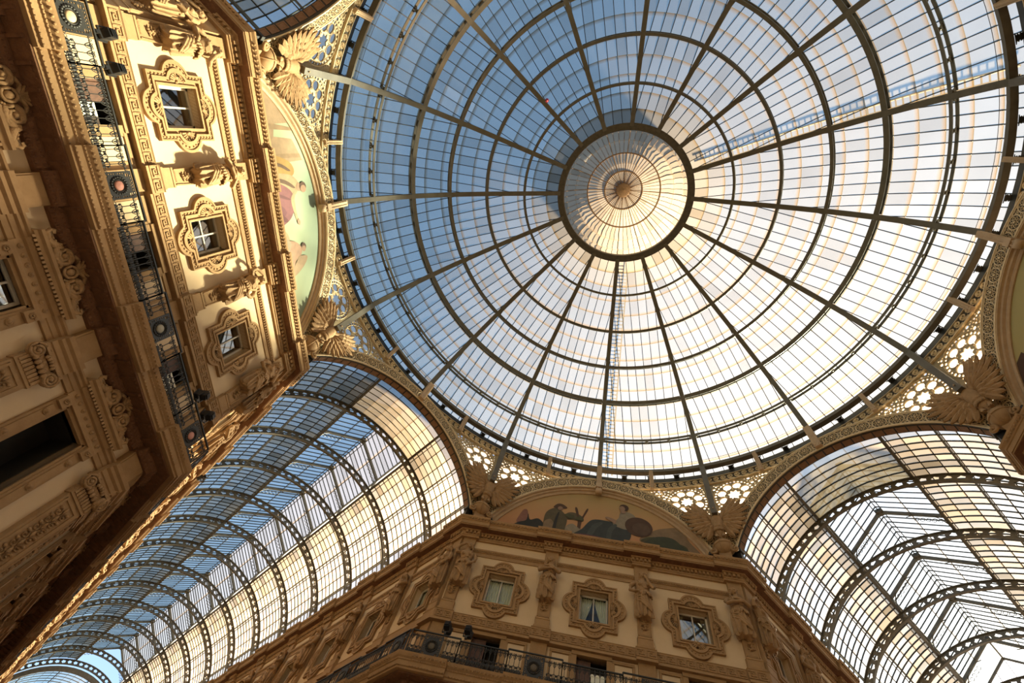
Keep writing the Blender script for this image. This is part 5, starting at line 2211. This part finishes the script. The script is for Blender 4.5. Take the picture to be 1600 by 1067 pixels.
mural(4, 'fresco_warm', [
    ('painted_hill', 'sand', [(2.6, 24.9), (3.4, 25.8), (4.1, 26.2), (5.2, 26.4), (5.6, 25.4), (6.2, 24.2), (4, 24.2)]),
    ('painted_figure', 'rose', [(-5.0, 24.8), (-4.95, 25.4), (-4.75, 26.0), (-4.5, 26.0), (-4.35, 25.4), (-4.2, 24.8)]),
    ('painted_animal', 'dark', [(-5.3, 24.2), (-4.95, 24.8), (-4.45, 25.1), (-4.4, 25.7), (-4.2, 25.2), (-3.7, 25.4), (-3.2, 24.9), (-2.9, 24.2)]),
    ('painted_tree', 'olive', [(-2.2, 25.7), (-1.9, 26.3), (-1.4, 26.4), (-.9, 26.1), (-.9, 25.7), (-1.5, 25.75)]),
    ('painted_tree', 'brown', [(-1.3, 24.4), (-1.2, 25.6), (-1.45, 26.8), (-1.3, 26.85), (-1.05, 26.0), (-.7, 26.9), (-.6, 26.8), (-.95, 25.7), (-1.05, 24.4)]),
    ('painted_figure', 'linen', [(-1.95, 24.2), (-1.9, 25.1), (-1.5, 25.4), (-1.1, 25.1), (-.7, 24.9), (-.5, 24.2)]),
    ('painted_figure', 'olive', [(-3.2, 24.2), (-3.35, 25.5), (-3.2, 26.2), (-2.7, 26.6), (-2.3, 26.4), (-1.9, 25.8), (-1.95, 24.9), (-2.1, 24.2)]),
    ('painted_figure', 'sand', [(-3.2, 24.2), (-3.3, 25.2), (-2.9, 25.5), (-2.6, 24.9), (-2.65, 24.2)]),
    ('painted_figure', 'brown', [(-2.85, 26.62), (-2.6, 27.0), (-2.25, 27.0), (-1.95, 26.72), (-2.3, 26.6)]),
    ('painted_figure', 'teal', [(-1.5, 24.2), (-.9, 25.1), (-.3, 26.0), (.7, 26.1), (1.6, 26.0), (2.1, 25.4), (1.9, 24.6), (1.2, 24.1)]),
    ('painted_figure', 'linen', [(1.0, 25.9), (1.35, 26.5), (1.5, 27.0), (1.9, 27.2), (2.4, 26.9), (2.4, 26.2), (1.9, 25.6)]),
    ('painted_figure', 'brown', blob(2.6, 26.0, .85, .82, 10)),
    ('painted_figure', 'teal_light', [(-.6, 24.6), (-.3, 25.5), (.2, 25.9), (.35, 25.8), (0, 25.3), (-.3, 24.6)]),
    ('painted_figure', 'teal_light', [(.6, 24.5), (.7, 25.4), (1.1, 25.9), (1.25, 25.8), (.95, 25.2), (.85, 24.5)]),
    ('painted_figure', 'shade', blob(2.75, 25.85, .55, .5, 10)),
    ('painted_figure', 'dark', [(-2.75, 24.4), (-2.65, 25.6), (-2.5, 26.2), (-2.42, 26.1), (-2.5, 25.5), (-2.55, 24.4)]),
    ('painted_figure', 'skin', blob(-2.4, 26.58, .17, .18)),
    ('painted_tree', 'leaf', blob(-1.75, 26.0, .35, .2, 9, 0, 3, .3)),
    ('painted_tree', 'leaf', blob(-1.1, 25.95, .28, .18, 9, 0, 4, .3)),
    ('painted_bush', 'leaf', blob(3.4, 25.0, .6, .25, 10, .2, 5, .3)),
    ('painted_bush', 'leaf', blob(4.6, 24.85, .7, .3, 10, -.2, 6, .3)),
    ('painted_figure', 'skin', [(1.1, 25.95), (1.2, 26.25), (.7, 26.45), (.5, 26.35), (.8, 26.15)]),
    ('painted_figure', 'skin', [(1.5, 27.0), (1.55, 27.25), (1.8, 27.25), (1.8, 27.0)]),
    ('painted_figure', 'hair', blob(1.72, 27.52, .3, .3)),
    ('painted_figure', 'skin', blob(1.6, 27.4, .19, .24)),
    ('painted_figure', 'mauve', [(-1.9, 24.0), (-1.2, 24.6), (.3, 24.6), (1.0, 24.2), (.5, 23.8)]),
    ('painted_bush', 'green', [(2.6, 24.2), (3.1, 25.0), (3.8, 25.4), (4.6, 25.4), (5.1, 24.9), (5.6, 24.3), (4.4, 23.8)]),
], 'dim painted lunette in orange tones, reclining woman and man with hat above lower wall')
mural(8, 'fresco_dim', [
    ('painted_building', 'brown', [(-7.0, 23.2), (-6.9, 26.0), (-4.6, 26.2), (-4.4, 23.2)]),
], 'dark painted lunette cut off by the right edge, yellow and brown')

# ------------------------------------------------------------------ small things on the dome
def ladder(k, off, l0, l1, label, mat, w=.3, rung=.3, side=.05):
    base = dome(l0, 1.0)
    ob = empty('ladder', Rz(AZ(k)) @ T(base[0], off, base[1]), label=label, cat='ladder', group='ladders on the outside of the dome')
    mvt = lambda p: (p[0] - base[0], p[1] - off, p[2] - base[1])
    for s in (-1, 1):
        b = MB()
        n = 20
        b.tube([mvt((dome(l0 + (l1 - l0) * q / n, .95)[0], off + s * w, dome(l0 + (l1 - l0) * q / n, .95)[1])) for q in range(n + 1)], side, 4, smooth=False)
        put('stringer', b.mesh('stringer', mat), ob)
    b = MB()
    b.box(-.03, .03, -w, w, -.03, .03)
    me = b.mesh('rung', mat)
    n = int((l1 - l0) / rung)
    for q in range(n):
        r, z = dome(l0 + rung * (q + .5), .95)
        put('rung', me, ob, T(*mvt((r, off, z))))


ladder(4, -.75, L0 + .2, L1 - .3, 'thin dark ladder lying outside the glass beside the downward rib', 'truss_paint', w=.24)
ladder(9, -.3, L0 + .3, L1 - .5, 'pale stepped ladder outside the glass along the rib toward upper right', 'beam_stone', w=.22, rung=.34, side=.06)

bal = empty('balloon', T(-6.2, -6.6, 39.6), label='small red balloon caught under the dome glass beside a rib', cat='balloon')
b = MB()
b.lathe([(.005, -.26), (.03, -.24), (.10, -.1), (.145, .05), (.13, .15), (.07, .21), (.003, .225)], 16)
put('skin', b.mesh('skin', 'balloon'), bal)
b = MB(); b.lathe([(.045, -.3), (.012, -.26), (.03, -.24)], 8)
put('knot', b.mesh('knot', 'balloon'), bal)
b = MB(); b.tube([(0, 0, -.28), (.03, .01, -.6), (-.02, .02, -1.0)], .006, 4)
put('string', b.mesh('string', 'black_paint'), bal)
